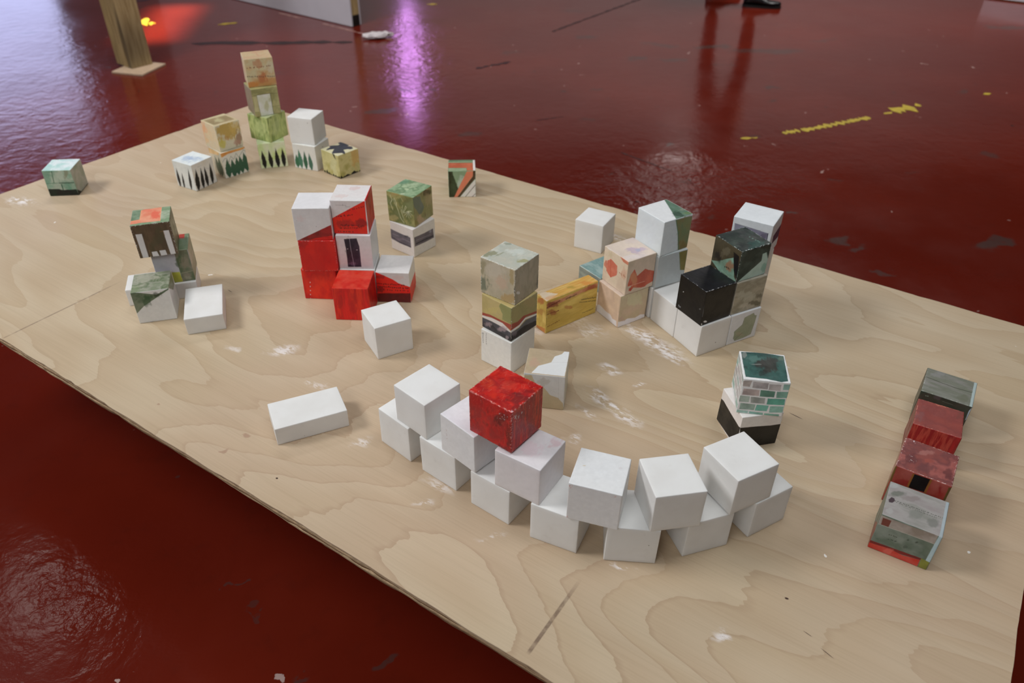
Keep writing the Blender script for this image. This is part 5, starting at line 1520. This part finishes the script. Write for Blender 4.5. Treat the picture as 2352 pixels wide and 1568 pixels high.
   ('w',[(230,227,229),(227,223,227)],2,(1,1)),
  ]),
  'A': (111, [
   ('w',[(231,231,232),(227,227,228)],2,(1,1)),
   ('s',(.173,.674),(.177,.348),.03,(211,205,204),4,.011),
  ]),
 },
}


_lat = {}
def vnoise(u, v, seed):
    if seed not in _lat: _lat[seed] = np.random.RandomState(seed).rand(64, 64)
    L = _lat[seed]
    iu = np.floor(u).astype(int); iv = np.floor(v).astype(int); fu = u - iu; fv = v - iv
    fu = fu * fu * (3 - 2 * fu); fv = fv * fv * (3 - 2 * fv)
    a = L[iu % 64, iv % 64]; b = L[(iu + 1) % 64, iv % 64]; c = L[iu % 64, (iv + 1) % 64]; d = L[(iu + 1) % 64, (iv + 1) % 64]
    return (a * (1 - fu) + b * fu) * (1 - fv) + (c * (1 - fu) + d * fu) * fv
def fbm(u, v, seed, oct=4):
    s = 0; a = .5; t = 0
    for k in range(oct):
        s = s + a * vnoise(u * 2 ** k + 17.3 * k, v * 2 ** k + 9.1 * k, seed + k); t += a; a *= .55
    return s / t
def seg_dist(u, v, a, b):
    ax, ay = a; bx, by = b; dx, dy = bx - ax, by - ay
    L = dx * dx + dy * dy + 1e-12
    t = np.clip(((u - ax) * dx + (v - ay) * dy) / L, 0, 1)
    return np.hypot(u - ax - t * dx, v - ay - t * dy), t
def paint(u, v, ops, N, seed):
    """pigment colours (linear) for points with face coordinates u, v"""
    C = np.zeros(u.shape + (3,)); px = 1.0 / N
    clip = None
    def over(m, c): 
        nonlocal C
        C = C * (1 - m[..., None]) + (c if isinstance(c, np.ndarray) and c.ndim > 1 else np.asarray(c)) * m[..., None]
    rng = np.random.RandomState(seed)
    for k_, op in enumerate(ops):
        sd = seed * 7 + k_ * 5; k = op[0]
        if k == 'w':
            cs = np.array([lin(h) for h in op[1]]); su, sv = op[3]
            t = fbm(u * op[2] * su + seed, v * op[2] * sv, sd); t = np.clip((t - .25) / .5, 0, .9999) * (len(cs) - 1)
            i = t.astype(int); fr = (t - i)[..., None]
            C = cs[i] * (1 - fr) + cs[np.minimum(i + 1, len(cs) - 1)] * fr
            C *= (1 + .10 * (fbm(u * 14 * su, v * 14 * sv, sd + 40, 3) - .5))[..., None]
        elif k == 'p':
            pts, wob = op[1], op[4]
            uu = u + wob * 2 * (fbm(u * 12, v * 12, sd) - .5); vv = v + wob * 2 * (fbm(u * 12 + 5, v * 12, sd + 3) - .5)
            ins = np.zeros(u.shape, bool); d = np.full(u.shape, 9.)
            for j in range(len(pts)):
                a, b = pts[j], pts[(j + 1) % len(pts)]
                d = np.minimum(d, seg_dist(uu, vv, a, b)[0])
                if a[1] != b[1]:
                    cnd = (a[1] > vv) != (b[1] > vv)
                    ins ^= cnd & (uu < (b[0] - a[0]) * (vv - a[1]) / (b[1] - a[1]) + a[0])
            m = np.clip(.5 + np.where(ins, d, -d) / px, 0, 1)
            t = np.clip((fbm(u * 5, v * 5, sd + 9) - .3) / .4, 0, 1)[..., None]
            over(m, lin(op[2]) * (1 - t) + lin(op[3]) * t); clip = m
        elif k == 'l':
            pts = op[1]; d = np.full(u.shape, 9.)
            for j in range(len(pts) - 1): d = np.minimum(d, seg_dist(u, v, pts[j], pts[j + 1])[0])
            wd = max(op[2] * .5, px * .35)
            a_ = np.clip(.5 + (wd * (.7 + .6 * fbm(u * 15, v * 15, sd)) - d) / px, 0, 1) * min(1, op[2] * .5 / (px * .35))
            over(a_, lin(op[3]))
        elif k in ('b', 'b2'):
            (cu, cv), (m0, m1, m2, m3) = op[1], op[2]
            du, dv = u - cu, v - cv
            r = np.hypot(m0 * du + m1 * dv, m2 * du + m3 * dv) + 1.5 * (fbm(u * 6, v * 6, sd) - .5) + .5 * (vnoise(u * 30, v * 9, sd + 7) - .5)
            m = np.clip((1.15 - r) / .6, 0, 1); m = m * m * (3 - 2 * m) * op[4]
            if k == 'b2' and clip is not None: m = m * clip
            over(m, lin(op[3]))
        elif k == 't':
            a, b = op[1], op[2]; d, t = seg_dist(u, v, a, b)
            prof = np.maximum(.16 * (1 - t), np.sin(np.pi * np.clip(t, 0, 1) ** .75) ** 1.15)
            prof = prof * (.75 + .55 * fbm(u * 25, v * 25, sd))
            over(np.clip(.5 + (op[3] * prof - d) / px, 0, 1), lin(op[4]))
        elif k == 's':
            a, b, h, c, n, wd = op[1], op[2], op[3], lin(op[4]), op[5], op[6]
            for j in range(n):
                s = (j + rng.rand() * .8) / n; x = a[0] + (b[0] - a[0]) * s; y = a[1] + (b[1] - a[1]) * s + (rng.rand() - .5) * h * .4
                for _ in range(2):
                    x2 = x + (rng.rand() - .35) * h * .45; y2 = y + (rng.rand() - .5) * h * 1.5
                    d = seg_dist(u, v, (x, y), (x2, y2))[0]; over(np.clip(.5 + (max(wd, px * .5) - d) / px, 0, 1) * .9, c); x, y = x2, y2
        elif k == 'd':
            for j in range(op[3]):
                s = j / max(1, op[3] - 1); x = op[1][0] + (op[2][0] - op[1][0]) * s + .01 * (rng.rand() - .5); y = op[1][1] + (op[2][1] - op[1][1]) * s
                d = np.hypot(u - x, (v - y) * .6); over(np.clip(.5 + (max(op[5], px * .6) - d) / px, 0, 1), lin(op[4]))
        elif k == 'x':
            c = lin(op[1])
            for j in range(op[2]):
                x, y = rng.rand() * 1.0, rng.rand() * 1.0; an = (rng.rand() - .5) * 1.3 + (1.57 if rng.rand() > .25 else .4); L = .03 + .10 * rng.rand()
                x2, y2 = x + L * math.cos(an), y + L * math.sin(an)
                u0, u1 = min(x, x2) - .02, max(x, x2) + .02
                d = seg_dist(u, v, (x, y), (x2, y2))[0]; over(np.clip(.45 + (px * .35 - d) / px, 0, 1) * (.25 + .4 * rng.rand()), c)
        elif k == 'c':
            (cu, cv), (m0, m1, m2, m3) = op[1], op[2]; du, dv = u - cu, v - cv
            r = np.hypot(m0 * du + m1 * dv, m2 * du + m3 * dv)
            nz = fbm(u * 42, v * 42, sd, 2)
            over(np.clip((nz - (.86 - .42 * op[4] * np.clip(1.25 - r, 0, 1))) * 9, 0, 1) * (r < 1.3) * .85, lin(op[3]))
        elif k == 'e':
            ed = np.minimum(np.minimum(u, 1 - u), np.minimum(v, 1 - v)); nz = fbm(u * 36, v * 36, sd, 3)
            over(np.clip((nz - .62 + .18 * op[2]) * 8, 0, 1) * np.clip((.030 - ed) / .012, 0, 1) * .8, lin(op[1]))
            over(np.clip((nz - .76) * 14, 0, 1) * np.clip((.10 - ed) / .05, 0, 1) * .6 * op[2], lin(op[1]))
    return np.clip(C, 0, 1)

BEV = 0.0013
def block_mesh(name, w, d, h, seed, spec):
    rs = np.random.RandomState(seed)
    hw, hd, hh_ = w / 2, d / 2, h / 2
    H = np.array([hw, hd, hh_])
    jit = (rs.rand(2, 2, 2, 3) - .5) * .0011
    # face: (u axis, v axis, normal axis, sign, u direction, v direction)
    F = {'top': (0, 1, 2, 1, 1, 1), 'A': (0, 2, 1, -1, 1, 1), 'B': (1, 2, 0, 1, 1, 1), 'C': (1, 2, 0, -1, -1, 1), 'D': (0, 2, 1, 1, -1, 1), 'bottom': (0, 1, 2, -1, -1, 1)}
    V, Q, CC = [], [], []; base = 0
    fall = None
    if spec:
        for k in ('A', 'B', 'top'):
            if k in spec: fall = [o for o in spec[k][1] if o[0] == 'w'][:1]; break
    def axis_lines(half, n):
        inner = np.linspace(-half + BEV, half - BEV, n + 1)
        e = np.array([0, .414]) * BEV
        return np.concatenate([-half + e, inner, (half - e)[::-1]])
    for k, (ua, va, na, sg, ud, vd) in F.items():
        N = spec[k][0] if spec and k in spec else 12
        if k == 'bottom': N = 3
        lu, lv = axis_lines(H[ua], N), axis_lines(H[va], N)
        U, W_ = np.meshgrid(lu, lv, indexing='ij')
        P = np.zeros(U.shape + (3,)); P[..., ua] = U; P[..., va] = W_; P[..., na] = sg * H[na]
        fu = (U / H[ua] + 1) / 2; fv = (W_ / H[va] + 1) / 2
        if ud < 0: fu = 1 - fu
        c = np.clip(P, -(H - BEV), H - BEV); dlt = P - c
        P = c + BEV * dlt / np.maximum(np.linalg.norm(dlt, axis=-1, keepdims=True), 1e-9)
        # slight irregularity of a hand cut block
        T = (P / H + 1) / 2; off = 0
        for i in (0, 1):
            for j in (0, 1):
                for l in (0, 1):
                    wgt = (T[..., 0] if i else 1 - T[..., 0]) * (T[..., 1] if j else 1 - T[..., 1]) * (T[..., 2] if l else 1 - T[..., 2])
                    off = off + wgt[..., None] * jit[i, j, l] * np.array([1, 1, 0.0 if l == 0 else .4])
        P = P + off
        edge = np.sort(np.abs(np.abs(P) - H), axis=-1)[..., 1]
        nz = fbm(P[..., 0] * 160 + P[..., 2] * 90 + 40, P[..., 1] * 160 - P[..., 2] * 70 + 40, seed, 3) - .5
        P = P * (1 - (.010 * np.clip(nz, 0, 1) * np.clip(1 - edge / .003, 0, 1))[..., None])
        if name == 'long_slab_chip':
            pass
        P[..., 2] += hh_
        nu, nv = U.shape
        idx = np.arange(nu * nv).reshape(nu, nv) + base
        qd = np.stack([idx[:-1, :-1], idx[1:, :-1], idx[1:, 1:], idx[:-1, 1:]], -1).reshape(-1, 4)
        flip = (sg > 0) != ((ua, va, na) in ((0, 1, 2), (1, 2, 0)))
        if flip: qd = qd[:, ::-1]
        V.append(P.reshape(-1, 3)); Q.append(qd); base += nu * nv
        if spec:
            ops = spec[k][1] if k in spec else (fall or [('w', [(232, 231, 228), (226, 224, 220)], 2, (1, 1))])
            CC.append(paint(fu, fv, ops, N, seed + len(V)).reshape(-1, 3))
    V = np.concatenate(V); Q = np.concatenate(Q)
    me = bpy.data.meshes.new(name)
    me.vertices.add(len(V)); me.vertices.foreach_set('co', V.astype(np.float32).ravel())
    me.loops.add(len(Q) * 4); me.loops.foreach_set('vertex_index', Q.astype(np.int32).ravel())
    me.polygons.add(len(Q)); me.polygons.foreach_set('loop_start', np.arange(0, len(Q) * 4, 4, dtype=np.int32))
    me.update(calc_edges=True)
    if spec:
        a = me.color_attributes.new('Col', 'FLOAT_COLOR', 'POINT')
        a.data.foreach_set('color', np.concatenate([np.concatenate(CC), np.ones((len(V), 1))], 1).astype(np.float32).ravel())
        me.materials.append(M_PAINT)
    else:
        me.materials.append(M_GESSO)
    return me

for i, (key, name, x, y, z, yaw, w_, d_, h_, label, group) in enumerate(BLOCKS):
    me = block_mesh(name, w_, d_, h_, 11 + i * 3, PAINT.get(key))
    o = bpy.data.objects.new(name, me)
    o.location = (x, y, z); o.rotation_euler = (0, 0, yaw)
    COL.objects.link(o)
    tag(o, label, 'block', group)
